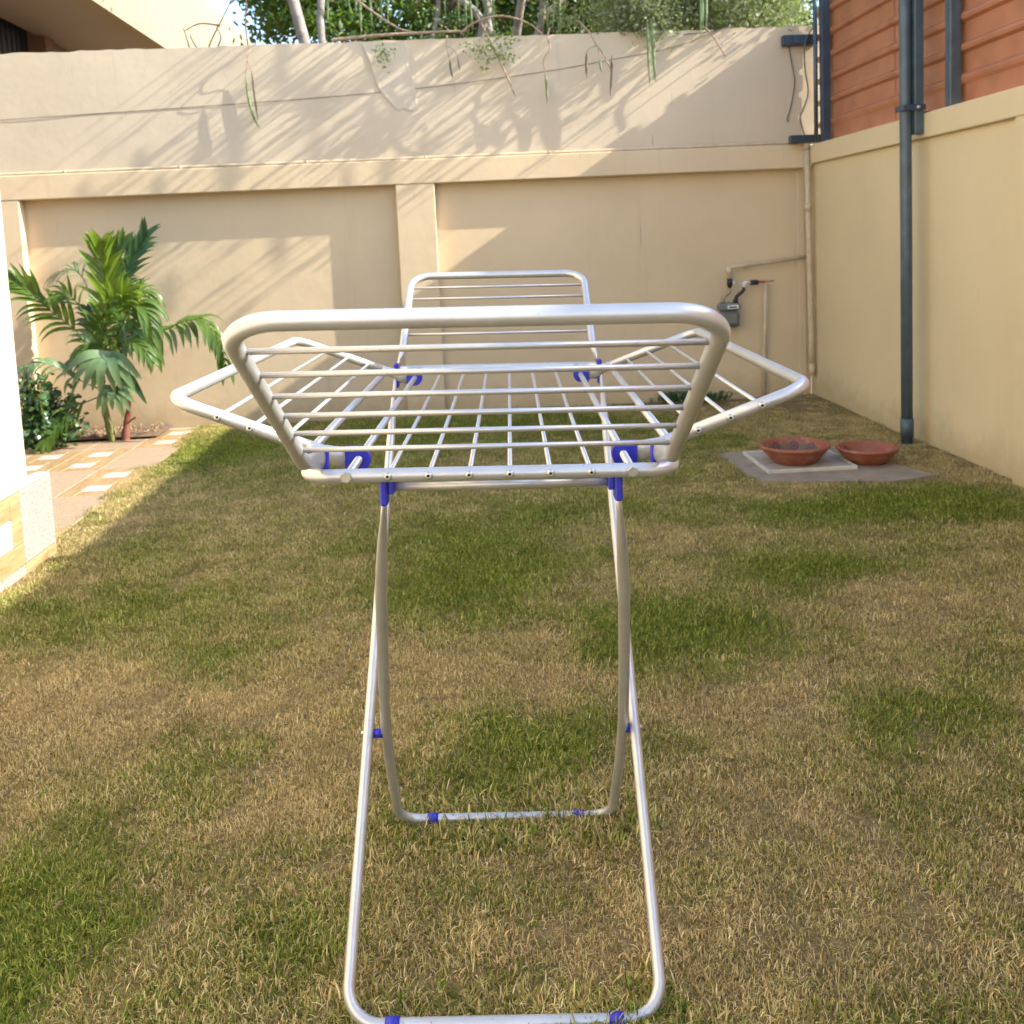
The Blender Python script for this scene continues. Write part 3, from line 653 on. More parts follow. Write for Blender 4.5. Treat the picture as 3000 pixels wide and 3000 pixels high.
fr(M['palm'],pm,[(-2.81,7.70,.80),(-2.90,7.62,1.06),(-2.97,7.55,1.16),(-3.04,7.50,1.13)],9,.18,.036,42,.35,.3,.2,(0,-.9,.5))
fr(M['palm_p'],pm,[(-2.82,7.70,.40),(-2.93,7.52,.52),(-3.087,7.40,.655),(-3.26,7.35,.63)],10,.19,.040,48,.75,.25,.2,(0,-.7,.8))
fr(M['palm'],pm,[(-2.81,7.70,.36),(-2.93,7.45,.31),(-3.05,7.36,.19),(-3.14,7.30,.06)],10,.22,.034,36,.55,.2,.2,(.2,-1,.4))
fr(M['palm_d'],pm,[(-2.82,7.70,.55),(-2.98,7.78,.66),(-3.12,7.86,.60)],8,.2,.04,40,.5,.2,.2,(0,-1,.5))
fr(M['palm_d'],pm,[(-2.82,7.74,.70),(-2.74,7.86,1.0),(-2.66,7.92,1.22)],12,.24,.05,40,.2,.1,.25,(0,-1,.2),.1)
fr(M['palm_d'],pm,[(-2.82,7.74,.60),(-2.90,7.86,.85),(-2.96,7.94,1.02)],11,.22,.046,42,.3,.1,.25,(0,-1,.2),.1)
fr(M['palm'],pm,[(-2.81,7.70,.62),(-2.72,7.56,.82),(-2.68,7.48,.98),(-2.62,7.44,1.04)],12,.23,.05,44,.35,.1,.25,(0,-1,.3),.05)
random.seed(5)
p2=thing('palm_plant','lower palm with a red brown stem and drooping broad leaflets','palm',(-2.66,7.69,0))
part('stem',MB().tube(curve([(-2.668,7.69,-.02),(-2.648,7.69,.117),(-2.617,7.69,.27),(-2.628,7.68,.514),(-2.657,7.66,.76)],5),[.034]*4+[.026]*5+[.022]*6+[.018]*6,12),M['stem_r'],p2)
part('leaf_stub',MB().tube(curve([(-2.645,7.69,.12),(-2.60,7.66,.16),(-2.55,7.64,.185)],5),.007,6),M['stem_r'],p2)
fr(M['palm'],p2,[(-2.653,7.65,.70),(-2.45,7.62,.77),(-2.252,7.58,.853),(-2.081,7.55,.912),(-1.943,7.50,.898),(-1.83,7.46,.737),(-1.799,7.45,.556)],19,.27,.048,52,1.1,.2,.2,(0,-.5,1))
fr(M['palm'],p2,[(-2.654,7.62,.74),(-2.504,7.50,1.00),(-2.404,7.45,1.05),(-2.321,7.42,.954),(-2.30,7.40,.641)],16,.25,.050,46,.55,.15,.2,(.1,-.9,.5))
fr(M['palm'],p2,[(-2.65,7.66,.76),(-2.56,7.70,1.05),(-2.46,7.74,1.15),(-2.37,7.78,1.08)],11,.20,.03,40,.5,.3,.2,(0,-.8,.6))
fr(M['palm_y'],p2,[(-2.655,7.62,.76),(-2.60,7.52,1.0),(-2.53,7.48,1.12),(-2.45,7.46,1.16)],10,.22,.044,34,.25,.25,.28,(0,-1,.3))
fr(M['palm'],p2,[(-2.64,7.60,.70),(-2.52,7.45,.79),(-2.40,7.38,.76),(-2.30,7.35,.64)],11,.19,.034,44,.6,.2,.2,(.1,-.9,.6))
def fanp(mat,*a):
    mb=MB(); fan(mb,*a); part('frond',mb,mat,p2)
fanp(M['palm_p'],(-2.642,7.46,.70),[(-2.939,7.38,.598),(-2.90,7.36,.50),(-2.82,7.34,.45),(-2.76,7.36,.44),(-2.698,7.33,.417),(-2.60,7.36,.43),(-2.541,7.34,.441),(-2.45,7.36,.425),(-2.40,7.37,.50)],.075)
fanp(M['palm_p'],(-2.624,7.46,.44),[(-2.723,7.38,.355),(-2.75,7.38,.29),(-2.702,7.36,.248),(-2.625,7.36,.29),(-2.548,7.36,.229),(-2.50,7.37,.27),(-2.468,7.38,.331),(-2.456,7.40,.40)],.06)
fr(M['palm_d'],p2,[(-2.655,7.66,.60),(-2.58,7.62,.78),(-2.50,7.60,.86),(-2.42,7.60,.80)],13,.22,.046,46,.5,.1,.2,(0,-1,.4))
fr(M['palm'],p2,[(-2.65,7.66,.62),(-2.72,7.56,.74),(-2.80,7.50,.78),(-2.88,7.46,.70)],12,.22,.046,46,.6,.1,.2,(0,-1,.4))
fanp(M['palm_d'],(-2.63,7.60,.62),[(-2.50,7.5,.42),(-2.44,7.48,.36),(-2.42,7.5,.30),(-2.56,7.46,.40)],.06)
# round leaved shrub
sh=thing('round_leaf_shrub','dark bushy shrub with small round glossy leaves beside the house wall','shrub',(-3.2,7.4,0))
mb=MB(); st=MB(); random.seed(3)
for k in range(70):
    a=random.uniform(0,6.28); r_=random.uniform(.05,.30); tx=-3.17+r_*1.1*math.cos(a); ty=7.45+r_*.8*math.sin(a); tz=random.uniform(.08,.56)*(1-.35*(r_/.30)**2)+.03
    C_=curve([(-3.17+random.uniform(-.05,.05),7.45,0),(-3.17+.5*(tx+3.17),7.45+.45*(ty-7.45),tz*.6),(tx,ty,tz)],4); st.tube(C_,.005,5,False)
    for j in range(30):
        p=Vector(C_[random.randint(3,len(C_)-1)])+Vector([random.uniform(-.055,.055) for _ in range(3)]); nr=Vector((random.uniform(-.7,.7),random.uniform(-1,.3),random.uniform(.1,1))).normalized(); a_=nr.orthogonal().normalized(); b_=nr.cross(a_); s=random.uniform(.014,.025)
        mb.add([p]+[p+(a_*math.cos(q*math.pi/4)+b_*math.sin(q*math.pi/4)*.85)*s-nr*s*.15 for q in range(8)],[(0,q+1,(q+1)%8+1) for q in range(8)],True)
part('foliage',mb,M['shrub'],sh); part('stem',st,M['stem_g'],sh)
# litter in the bed
random.seed(9)
mb=MB()
for k in range(150):
    x=random.uniform(-3.4,-2.45); y=random.uniform(7.72,8.12); a=random.uniform(0,3.14); l=random.uniform(.02,.06); z=.035+random.uniform(0,.02)
    mb.strip([(x,y,z),(x+l*.5*math.cos(a),y+l*.5*math.sin(a),z+.012),(x+l*math.cos(a),y+l*math.sin(a),z)],[.004,.014,.003],(0,0,1),.3)
o=part('leaf_litter',mb,M['litter']); tag(o,'dry brown leaf scraps scattered on the planting bed soil','litter',kind='stuff')

# ------------------------------------------------------------------ leaves / trees
def leaves_np(cent, size, aspect=.5, flat=0.0):
    n=len(cent); a=rng.normal(size=(n,3)); a[:,2]*=(1-flat); a/=np.linalg.norm(a,axis=1)[:,None]; c=rng.normal(size=(n,3)); c[:,2]+=flat*2; b=np.cross(a,c); b/=np.linalg.norm(b,axis=1)[:,None]
    s=size*(.6+.8*rng.random((n,1))); V=np.stack([cent-a*s,cent-b*s*aspect,cent+a*s,cent+b*s*aspect],1).reshape(-1,3); Q=np.arange(4*n).reshape(n,4); return V,Q
def limb(mb,p0,p1,r0,r1,wob=.12,n=5):
    p0,p1=Vector(p0),Vector(p1); L=(p1-p0).length
    pts=[p0.lerp(p1,i/n)+Vector([random.uniform(-wob,wob)*L*(0<i<n) for _ in range(3)]) for i in range(n+1)]; C_=curve(pts,3); m_=len(C_)
    mb.tube(C_,[r0+(r1-r0)*i/(m_-1) for i in range(m_)],8,False); return C_
def tree(name,label,base,trunk_top,cen,rad,ncl,nlf,lsz,mat,bark,tr=.14,clr=.32):
    t_=thing(name,label,'tree',base,'trees beyond the back wall'); mb=MB(); limb(mb,base,trunk_top,tr,tr*.6,.04); ends=[]
    for k in range(11):
        a=random.uniform(0,6.28); e=(cen[0]+rad[0]*.75*math.cos(a)*random.uniform(.4,1),cen[1]+rad[1]*.75*math.sin(a)*random.uniform(.4,1),cen[2]+rad[2]*random.uniform(-.7,.7)); limb(mb,trunk_top,e,tr*.5,.02,.10); ends.append(e)
    part('trunk',mb,bark,t_)
    d=rng.normal(size=(ncl,3)); d/=np.linalg.norm(d,axis=1)[:,None]; q=rng.random((ncl,1))**.45; cc=np.array(cen)+d*q*np.array(rad)
    pts=(cc[:,None,:]+rng.normal(size=(ncl,nlf,3))*clr*np.array([1,1,.65])*(.6+.8*rng.random((ncl,1,1)))*.55).reshape(-1,3)
    V,Q=leaves_np(pts,lsz,.45); np_mesh('crown',V,Q,mat,t_); return t_
random.seed(33)
tree('broadleaf_tree','dense dark green tree beside the patch of sky',(-.95,10.35,0),(-1.72,10.5,4.55),(-1.50,11.8,4.7),(.95,1.3,1.25),70,170,.045,M['tree'],M['bark'],.085,.3)
tree('broadleaf_tree','shadowy tree behind the hanging green pods',(.35,12.6,0),(.30,12.6,3.2),(.15,12.8,4.9),(1.7,1.4,1.8),110,170,.05,M['tree'],M['bark_b'],.2,.34)
tree('broadleaf_tree','bright green tree showing between the grey pod branches at right',(2.7,12.4,0),(2.6,12.4,3.2),(2.5,12.6,4.6),(1.5,1.3,1.6),90,170,.05,M['tree_l'],M['bark'],.16,.34)
tree('broadleaf_tree','tall far tree filling the gaps behind the middle trunks',(1.6,17,0),(1.6,17,4),(1.6,17.4,5.5),(2.7,2.0,2.0),170,170,.07,M['tree'],M['bark_b'],.25,.5)
tree('broadleaf_tree','far dark tree behind the tin fence corner',(5.2,16,0),(5.2,16,4),(5.2,16,5.8),(2.4,2.0,2.8),130,170,.065,M['tree'],M['bark'],.22,.5)

# ------------------------------------------------------------------ pod tree leaning over the wall
mo=thing('pod_tree','grey branched tree with feathery leaves and long green pods over the wall','tree',(.5,9.2,0))
random.seed(77)
bm_=MB(); tw=MB()
limb(bm_,(.5,9.3,0),(.55,9.1,2.9),0.066,0.051,.03); limb(bm_,(1.7,9.3,0),(1.75,9.15,3.1),0.054,0.042,.03)
limb(bm_,(.55,9.1,2.9),(-.25,9.0,4.3),0.042,0.021,.06); limb(bm_,(.55,9.1,2.9),(.75,8.9,4.4),0.045,0.024,.05); limb(bm_,(1.75,9.15,3.1),(1.35,8.8,4.5),0.036,0.018,.05); limb(bm_,(1.75,9.15,3.1),(2.35,8.9,4.6),0.033,0.018,.05)
limb(bm_,(.55,9.1,2.8),(1.2,9.3,3.9),0.030,0.018,.06); limb(bm_,(.60,9.2,2.8),(.1,9.6,4.2),0.036,0.018,.06); limb(bm_,(-.9,9.0,0),(-1.05,9.4,4.2),0.045,0.030,.05)
for a,b_,r in (((.32,8.75,2.9),(.30,8.7,4.2),.035),((.85,8.8,2.9),(.80,8.8,4.3),.03),((1.52,8.7,2.8),(1.42,8.75,4.2),.028),((-.15,8.8,2.9),(-.08,8.8,4.2),.022)): limb(bm_,a,b_,r,r*.7,.05)
part('trunk',bm_,M['bark'],mo)
lf=[]   # leaf spray centres
def spray(p,n,sp): lf.append(np.array(p)+rng.normal(size=(n,3))*np.array(sp))
def twig(pts,r=.006): 
    C_=curve(pts,5); m_=len(C_); tw.tube(C_,[r*(1-.5*i/m_) for i in range(m_)],6,False); return C_
def pods(name,pts,r,mat):
    C_=curve(pts,5); m_=len(C_); mb=MB().tube(C_,[r*min(1,.35+3*i/m_,.2+3*(m_-1-i)/m_) for i in range(m_)],6,False); part(name,mb,mat,mo)
# log lying on the coping, arching branch
twig([(-.95,8.15,3.055),(-.55,8.10,3.07),(-.15,8.08,3.075),(.12,8.05,3.07)],.016)
twig([(-1.15,8.6,3.75),(-.80,8.4,3.45),(-.45,8.2,3.16),(-.30,8.1,3.085)],.012)
twig([(.08,8.06,3.06),(.20,8.02,3.13),(.40,7.99,3.165),(.60,8.0,3.11),(.72,8.05,3.03)],.011)
# hanging twigs and pods in front of the wall
twig([(-1.55,8.14,3.05),(-1.57,8.06,3.02),(-1.60,8.055,2.93),(-1.625,8.085,2.84),(-1.635,8.095,2.79)],.0045); twig([(-1.575,8.05,2.99),(-1.60,8.02,2.93),(-1.59,8.03,2.86),(-1.578,8.05,2.81)],.004)
pods('pod',[(-1.635,8.095,2.80),(-1.625,8.097,2.62),(-1.595,8.094,2.47),(-1.55,8.085,2.375)],.0105,M['pod']); pods('pod',[(-1.578,8.05,2.82),(-1.567,8.047,2.62),(-1.555,8.052,2.44)],.0085,M['pod_d'])
twig([(-.03,8.10,3.05),(-.04,8.04,2.96),(-.02,8.04,2.85)],.005); twig([(-.04,8.04,2.96),(.02,8.02,2.92),(.05,8.03,2.86)],.004)
pods('pod',[(-.020,8.04,2.85),(-.014,8.04,2.77),(.0,8.042,2.705)],.009,M['pod_d']); pods('pod',[(.045,8.03,2.86),(.052,8.03,2.80),(.058,8.03,2.76)],.006,M['pod_d'])
twig([(.22,8.3,3.25),(.27,8.06,3.07),(.33,7.98,2.92),(.386,7.97,2.789),(.44,7.98,2.66),(.488,8.0,2.538)],.010)
for p in ((.30,7.95,2.93),(.22,7.95,2.90),(.16,7.96,2.92),(.38,7.95,2.86),(.43,7.95,2.84),(.27,7.94,2.80),(.45,7.96,2.96),(.33,7.95,3.0)): spray(p,34,(.045,.03,.032))
for p in ((-.56,8.02,2.95),(-.50,8.02,2.93),(-.54,8.02,2.86)): spray(p,22,(.035,.02,.028))
twig([(.80,8.2,3.10),(.765,8.04,3.0),(.778,8.02,2.899),(.725,8.02,2.818),(.734,8.025,2.70)],.0075); pods('pod',[(.734,8.025,2.71),(.742,8.03,2.60),(.742,8.03,2.48)],.011,M['pod'])
twig([(1.04,8.2,3.15),(1.10,8.03,3.02),(1.152,8.0,2.913),(1.20,8.0,2.85),(1.225,8.0,2.787)],.009); twig([(1.15,8.0,2.915),(1.09,7.99,2.89),(1.065,7.99,2.862)],.006); twig([(1.155,8.0,2.91),(1.165,7.98,2.84),(1.168,7.98,2.79)],.005)
pods('pod',[(1.065,7.99,2.865),(1.060,7.99,2.77),(1.058,7.99,2.668)],.010,M['pod_d']); pods('pod',[(1.166,7.98,2.80),(1.172,7.98,2.75),(1.178,7.98,2.70)],.010,M['pod']); pods('pod',[(1.268,8.0,2.83),(1.262,8.0,2.68),(1.245,8.0,2.515)],.011,M['pod_d'])
twig([(1.225,8.0,2.787),(1.255,8.0,2.76)],.006); twig([(1.228,8.0,2.785),(1.25,8.0,2.74),(1.256,8.0,2.72)],.008)
for x0,x1 in ((1.555,1.562),(1.585,1.612),(1.60,1.60)): pods('pod',[(x0,7.98,3.10),(x0+.3*(x1-x0),7.98,2.88),(x1,7.985,2.57+random.uniform(0,.06))],.012,M['pod'])
twig([(2.02,8.12,3.07),(2.08,8.0,2.96),(2.177,7.98,2.789)],.011)
for x,zt,zb in ((2.0,3.5,2.98),(2.03,3.45,3.0),(1.985,3.4,2.97)): pods('pod',[(x,8.0,zt),(x+.005,7.99,(zt+zb)/2),(x-.004,7.99,zb)],.011,M['pod'])
# feathery curtains at right, drooping over the coping
random.seed(12)
for k in range(210):
    x=random.uniform(1.25,2.95); y=random.uniform(8.13,8.75); z=random.uniform(3.05,3.48)
    if 1.4<x<1.72: z=random.uniform(3.0,3.4); y=random.uniform(7.98,8.3)
    spray((x,y,z),80,(.08,.06,.07))
for k in range(34): spray((random.uniform(.75,1.3),random.uniform(8.3,8.9),random.uniform(3.2,3.9)),40,(.09,.09,.08))
for k in range(22): spray((random.uniform(-1.0,.7),random.uniform(8.3,9.0),random.uniform(3.15,3.9)),34,(.09,.09,.08))
# pods hanging above the coping
for k in range(30):
    x=random.choice((random.uniform(-1.0,-.2),random.uniform(-.1,.45),random.uniform(.8,1.05),random.uniform(1.5,2.1))); y=random.uniform(8.45,8.9); zb=random.uniform(3.14,3.4); l=random.uniform(.35,.55); dx=random.uniform(-.03,.03)
    pods('pod',[(x,y,zb+l),(x+dx*.4,y,zb+l*.5),(x+dx,y+.01,zb)],.0115,M['pod'])
# overhanging crown: twigs reaching out over the garden above the frame, with leaf sprays and pods
random.seed(18)
for k in range(230):
    near=k<155; x=random.uniform(.05,2.95) if near else random.uniform(.3,2.9); z=random.uniform(3.34,3.9) if near else random.uniform(3.5,4.7); L=random.uniform(.10,.36) if near else random.uniform(.3,.95)
    dx=random.uniform(-.04,.04); dz=random.uniform(-.04,.03); e=(x+dx*L,8.2-L,z+dz*L)
    C_=twig([(x,8.5,z),(x+dx*.3*L,8.2-L*.3,z+.006*L),(x+dx*.7*L,8.2-L*.7,z+dz*.6*L),e],.007)
    if random.random()<.4:
        for j in range(3,len(C_)):
            p=C_[j]; spray((p.x,p.y,p.z),random.randint(2,6),(.009,.04,.009))
for k in range(46):
    x=random.uniform(1.9,3.3); z=random.uniform(3.36,4.3); L=random.uniform(.15,.7); dz=random.uniform(-.03,.03)
    C_=twig([(x,8.5,z),(x,8.2-L*.5,z+dz*.5*L),(x+random.uniform(-.02,.02),8.2-L,z+dz*L)],.007)
    if k%3==0:
        for j in range(3,len(C_)): p=C_[j]; spray((p.x,p.y,p.z),5,(.009,.05,.009))
for k in range(5):
    x=random.uniform(-1.6,-.2); z=random.uniform(3.35,4.2); L=random.uniform(.2,.6)
    twig([(x,8.5,z),(x+.02,8.2-L*.5,z+.03),(x-.02,8.2-L,z-.06)],.005)
for k in range(26):
    x=random.uniform(.3,2.85); y=random.uniform(7.35,8.0); zt=random.uniform(3.75,4.6); l=random.uniform(.3,.42)
    pods('pod',[(x,y,zt),(x,y,zt-l*.5),(x+.01,y,zt-l)],.011,M['pod'])
bt=MB()
# bare twigs at left above the coping
for pts in ([(-1.95,8.25,3.04),(-1.90,8.25,3.14),(-1.78,8.25,3.34),(-1.70,8.25,3.5)],[(-1.84,8.25,3.22),(-2.0,8.25,3.24),(-2.12,8.25,3.19)],[(-2.08,8.2,3.03),(-2.10,8.2,3.12),(-2.12,8.2,3.2)],[(-2.02,8.2,3.03),(-2.06,8.2,3.11),(-2.07,8.2,3.15)],[(-1.86,8.2,3.04),(-1.83,8.2,3.12),(-1.86,8.2,3.2)],[(-1.62,8.2,3.04),(-1.63,8.2,3.2),(-1.61,8.2,3.42)]): (lambda C_: bt.tube(C_,[.008*(1-.5*i/len(C_)) for i in range(len(C_))],6,False))(curve(pts,5))
part('bare_twig',bt,M['bark_b'],mo)
part('branch',tw,M['twig'],mo)
V,Q=leaves_np(np.concatenate(lf),.0165,.6); np_mesh('crown',V,Q,M['mor'],mo)
# ------------------------------------------------------------------ weeds at the wall foot
random.seed(50)
for i,(x,y,s,lab) in enumerate(((1.72,8.05,.8,'larger dark green weed at the foot of the back wall'),(2.02,8.06,.55,'small weed at the back wall nearest the gas meter'))):
    wd_=thing('weed',lab,'weed',(x,y,0),'weeds along the back wall'); mb=MB()
    for k in range(int(190*s)):
        a=random.uniform(0,6.28); r_=random.uniform(.01,.16)*s; h=random.uniform(.02,.14)*s; l=random.uniform(.03,.07); px,py=x+r_*1.6*math.cos(a),y-.03+r_*.5*math.sin(a)
        mb.strip([(px,py,h*.4),(px+l*.5*math.cos(a),py+l*.3*math.sin(a),h+.01),(px+l*math.cos(a),py+l*.6*math.sin(a),h)],[.006,.018,.002],(0,-.3,1),.2)
    part('foliage',mb,M['shrub'],wd_)

# ------------------------------------------------------------------ grass
def clump(seed,nb,rad):
    r=np.random.default_rng(seed); V=[];Q=[];C_=[]
    for k in range(nb):
        a=r.uniform(0,6.283); d=rad*math.sqrt(r.random()); x,y=d*math.cos(a),d*math.sin(a); h=r.uniform(.008,.022); az=r.uniform(0,6.283); lean=r.uniform(.1,1.25); wv=r.uniform(.0006,.0013)*(1.7 if r.random()<.08 else 1)
        if r.random()<.22: lean=r.uniform(1.3,2.2); h*=.9
        dx,dy=math.cos(az),math.sin(az); px,py=-dy,dx; c=r.random(); o=len(V)
        for q,wq in ((0,1),(.38,.95),(.72,.7),(1,.08)):
            l=h*(q-.12*lean*q*q); z=max(.0015,h*q*math.cos(min(1.45,lean*q*.95))); hor=h*q*math.sin(min(1.5,lean*q*.95+.12*lean))
            for s in (-1,1): V.append((x+dx*hor+px*s*wv*wq,y+dy*hor+py*s*wv*wq,z)); C_.append(c)
        for j in range(3): Q.append((o+2*j,o+2*j+1,o+2*j+3,o+2*j+2))
    me=bpy.data.meshes.new('grass_clump'); me.from_pydata(V,[],Q); at=me.attributes.new('rnd','FLOAT','POINT'); at.data.foreach_set('value',C_); me.update(); return me
m,t,b=new_mat('grass_blade')
ai=N(t,'ShaderNodeAttribute',attribute_name='green',attribute_type='INSTANCER'); ar=N(t,'ShaderNodeAttribute',attribute_name='rnd',attribute_type='GEOMETRY'); av=N(t,'ShaderNodeAttribute',attribute_name='var',attribute_type='INSTANCER')
g_=mathn(t,'ADD',ai.outputs['Fac'],mathn(t,'MULTIPLY',mathn(t,'SUBTRACT',ar.outputs['Fac'],.5),.75))
gf=N(t,'ShaderNodeMapRange'); gf.inputs[1].default_value=.30; gf.inputs[2].default_value=.70; t.links.new(g_,gf.inputs[0])
r2_=mathn(t,'FRACT',mathn(t,'MULTIPLY',ar.outputs['Fac'],7.31))
dry=ramp(t,r2_,[(0,(.24,.165,.06)),(.35,(.50,.37,.155)),(.7,(.68,.525,.25)),(1,(.74,.62,.35))])
grn=ramp(t,r2_,[(0,(.070,.115,.014)),(.45,(.165,.215,.026)),(.8,(.31,.325,.058)),(1,(.50,.46,.14))])
c_=mix(t,gf.outputs[0],dry.outputs[0],grn.outputs[0])
hv=N(t,'ShaderNodeHueSaturation'); t.links.new(c_,hv.inputs['Color']); vv=N(t,'ShaderNodeMapRange'); vv.inputs[3].default_value=.75; vv.inputs[4].default_value=1.36; t.links.new(av.outputs['Fac'],vv.inputs[0]); t.links.new(vv.outputs[0],hv.inputs['Value'])
t.links.new(hv.outputs[0],b.inputs['Base Color']); b.inputs['Roughness'].default_value=.7; b.inputs['Specular IOR Level'].default_value=.08
tr=N(t,'ShaderNodeBsdfTranslucent'); t.links.new(hv.outputs[0],tr.inputs[0]); ms=N(t,'ShaderNodeMixShader'); ms.inputs[0].default_value=.25
t.links.new(b.outputs[0],ms.inputs[1]); t.links.new(tr.outputs[0],ms.inputs[2]); t.links.new(ms.outputs[0],t.nodes['Material Output'].inputs[0])
src=bpy.data.collections.new('grass_clumps')
for k in range(8):
    me=clump(100+k,150,.066); me.materials.append(m); src.objects.link(bpy.data.objects.new('grass_clump',me))
GREEN=[(.08,4.22,.42,.40,.55),(-.24,4.75,.35,.3,.4),(.54,4.96,.55,.35,.5),(.72,3.35,.32,.30,.6),(.55,3.28,.2,.2,.5),(1.32,3.95,.35,.28,.6),(1.99,4.78,.5,.26,.6),(2.47,4.68,.4,.3,.55),(1.25,2.66,.24,.16,.55),(.13,2.70,.25,.18,.45),(.05,2.5,.2,.2,.4),(-.92,3.31,.3,.2,.35),(-1.49,3.88,.42,.38,.40),(-.42,1.90,.17,.13,.6),(-1.02,1.95,.22,.25,.65),(-.92,1.75,.2,.2,.5),(-1.75,6.9,.4,.5,.5),(-1.57,4.78,.3,.5,.3),(1.46,4.76,.4,.3,.35),(-.11,3.83,.35,.3,.4),(-.11,2.23,.2,.15,.3),(-.77,2.72,.14,.1,.35),(-.9,2.29,.3,.2,.25),(0,7.4,2.2,.7,.48),(1.6,6.4,.35,.25,.4),(-.8,6.1,.7,.5,.25),(.7,5.7,.6,.4,.25),(1.8,1.9,.4,.3,.2)]
DRY=[(-1.17,2.98,.42,.28,.45),(-1.44,3.13,.4,.3,.4),(-.07,3.06,.34,.24,.5),(-.13,3.3,.25,.2,.35),(-.44,2.58,.28,.22,.45),(.85,2.80,.32,.26,.45),(.46,1.77,.28,.16,.4),(.05,2.17,.2,.12,.25),(-.62,2.37,.25,.15,.25),(1.66,3.53,.5,.3,.3),(.7,2.2,.3,.25,.25),(-.87,2.02,.12,.12,.1),(.32,2.12,.2,.2,.2),(-1.26,2.6,.3,.2,.3),(2.6,5.6,.35,.5,.4),(2.4,6.5,.5,.6,.35),(2.3,7.6,.8,.6,.6),(1.0,4.4,.3,.2,.2),(-1.9,5.6,.3,.8,.25)]
NP=25000; xy=np.stack([rng.uniform(-2.28,2.87,NP),rng.uniform(-.6,8.12,NP)],1)
def vnoise(x,y,f,seed):
    r=np.random.default_rng(seed); G=r.random((64,64)); X=x*f+20; Y=y*f+20; i=np.floor(X).astype(int)%64; j=np.floor(Y).astype(int)%64; fx=X-np.floor(X); fy=Y-np.floor(Y); fx=fx*fx*(3-2*fx); fy=fy*fy*(3-2*fy)
    return (G[i,j]*(1-fx)*(1-fy)+G[(i+1)%64,j]*fx*(1-fy)+G[i,(j+1)%64]*(1-fx)*fy+G[(i+1)%64,(j+1)%64]*fx*fy)
x,y=xy[:,0],xy[:,1]; wx=x+.12*(vnoise(x,y,4,1)-.5); wy=y+.16*(vnoise(x,y,4,2)-.5)
gr=.40+.26*(vnoise(x,y,3.1,3)-.5)+.40*(vnoise(x,y,9,4)-.5)+.28*(vnoise(x,y,19,5)-.5)+.18*rng.normal(0,.6,NP)
for cx_,cy_,sx,sy,a in GREEN: gr+=a*.95*np.exp(-(((wx-cx_)/sx)**2+((wy-cy_)/sy)**2)**1.2)
for cx_,cy_,sx,sy,a in DRY: gr-=a*.75*np.exp(-(((wx-cx_)/sx)**2+((wy-cy_)/sy)**2)**1.2)
keep=np.ones(NP,bool)
keep&=~((x<-2.01)&(y<4.82)); keep&=~((x<-2.08-.13*vnoise(x,y,5,21)-.05*rng.random(NP))&(y>4.82))
# slab footprint (with a slightly ragged border)
from mathutils.geometry import intersect_point_line
px_=np.array(poly)
def inpoly(X,Y,P,sh):
    c=P.mean(0); P=(P-c)*sh+c; r=np.zeros(len(X),bool); n_=len(P); j=n_-1
    for i in range(n_):
        xi,yi=P[i]; xj,yj=P[j]; cnd=((yi>Y)!=(yj>Y)); r^=cnd&(X<(xj-xi)*(Y-yi)/(yj-yi+1e-9)+xi); j=i
    return r
keep&=~(inpoly(x,y,px_,.985)&(rng.random(NP)<.995)); keep&=~(inpoly(x,y,px_,1.08)&(rng.random(NP)<.35))
# bare earth in the far right corner, along the wall and round the pole
bare=np.exp(-(((x-2.4)/.9)**2+((y-7.75)/.55)**2))*.97+np.exp(-(((x-2.75)/.35)**2+((y-5.9)/.5)**2))*.5+np.exp(-((y-8.15)/.12)**2)*.6+np.exp(-((x-2.9)/.06)**2)*.4
keep&=rng.random(NP)>bare
keep&=rng.random(NP)>.75*(vnoise(x,y,13,8)>.84)
x,y,gr=x[keep],y[keep],np.clip(gr[keep],0,1)
# tufts growing up round the rack's feet
uu=rng.uniform(-.30,.30,120); vv_=np.where(np.arange(120)<60,-.412,.222)+rng.normal(-.016,.022,120)
x=np.concatenate([x,.029+uu+.048*vv_]); y=np.concatenate([y,2.051+vv_-.048*uu]); gr=np.concatenate([gr,rng.uniform(.2,.75,120)]); n_=len(x); Z=np.array([hgt(a,b_)-.002 for a,b_ in zip(x,y)])
me=bpy.data.meshes.new('grass'); me.vertices.add(n_); me.vertices.foreach_set('co',np.stack([x,y,Z],1).astype(np.float32).ravel())
def attr(nm,val,ty='FLOAT'):
    a=me.attributes.new(nm,ty,'POINT'); a.data.foreach_set('value' if ty!='FLOAT_VECTOR' else 'vector',np.asarray(val).ravel())
attr('green',gr.astype(np.float32)); attr('var',rng.random(n_).astype(np.float32)); tuft=np.where(np.arange(n_)>=n_-120,1.45,1.0)
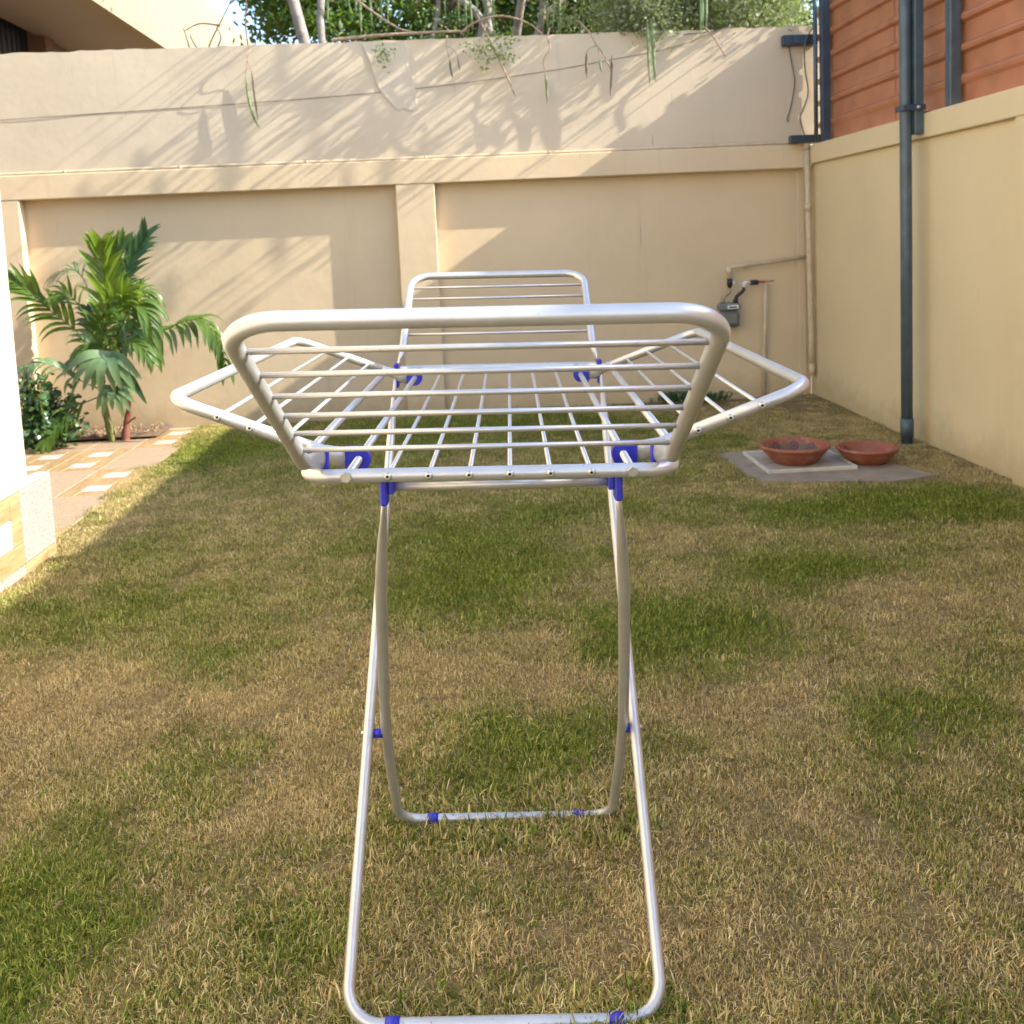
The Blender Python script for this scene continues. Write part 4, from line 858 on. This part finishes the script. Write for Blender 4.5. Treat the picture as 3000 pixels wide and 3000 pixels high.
attr('scl',(tuft*(.62+.45*rng.random(n_)+.35*vnoise(x,y,7,31)**2)*(.85+.45*gr)).astype(np.float32)); attr('rot',np.stack([rng.normal(0,.06,n_),rng.normal(0,.06,n_),rng.uniform(0,6.283,n_)],1).astype(np.float32),'FLOAT_VECTOR')
me.update(); go=bpy.data.objects.new('grass',me); COL.objects.link(go); tag(go,'patchy short lawn grass, part green and part straw dry','grass',kind='stuff')
ng=bpy.data.node_groups.new('grass_scatter','GeometryNodeTree'); ng.interface.new_socket('Geometry',in_out='INPUT',socket_type='NodeSocketGeometry'); ng.interface.new_socket('Geometry',in_out='OUTPUT',socket_type='NodeSocketGeometry')
gi=ng.nodes.new('NodeGroupInput'); gout=ng.nodes.new('NodeGroupOutput'); ip=ng.nodes.new('GeometryNodeInstanceOnPoints'); ci=ng.nodes.new('GeometryNodeCollectionInfo'); ci.inputs[0].default_value=src; ci.inputs['Separate Children'].default_value=True; ci.inputs['Reset Children'].default_value=True
def named(nm,ty):
    a=ng.nodes.new('GeometryNodeInputNamedAttribute'); a.data_type=ty; a.inputs[0].default_value=nm; return a.outputs[0]
ng.links.new(gi.outputs[0],ip.inputs['Points']); ng.links.new(ci.outputs[0],ip.inputs['Instance']); ip.inputs['Pick Instance'].default_value=True
ng.links.new(named('rot','FLOAT_VECTOR'),ip.inputs['Rotation']); ng.links.new(named('scl','FLOAT'),ip.inputs['Scale']); ng.links.new(ip.outputs[0],gout.inputs[0])
md=go.modifiers.new('scatter','NODES'); md.node_group=ng
# a few fallen leaves
random.seed(4)
for x_,y_,c,lab in ((-.62,2.03,M['litter'],'curled pale dry leaf lying in the grass left of the rack'),(-.93,2.02,M['bark_b'],'small dark dry leaf lying in the grass at lower left'),):
    mb=MB(); mb.strip([(x_,y_,.034),(x_+.008,y_+.008,.042),(x_+.014,y_+.016,.040)],[.003,.010,.002],(-.4,-.6,1),.5); tag(part('fallen_leaf',mb,c),lab,'leaf')
sc.cycles.max_bounces=6; sc.cycles.diffuse_bounces=3; sc.cycles.glossy_bounces=3; sc.cycles.transmission_bounces=2; sc.cycles.transparent_max_bounces=4; sc.cycles.caustics_reflective=False; sc.cycles.caustics_refractive=False
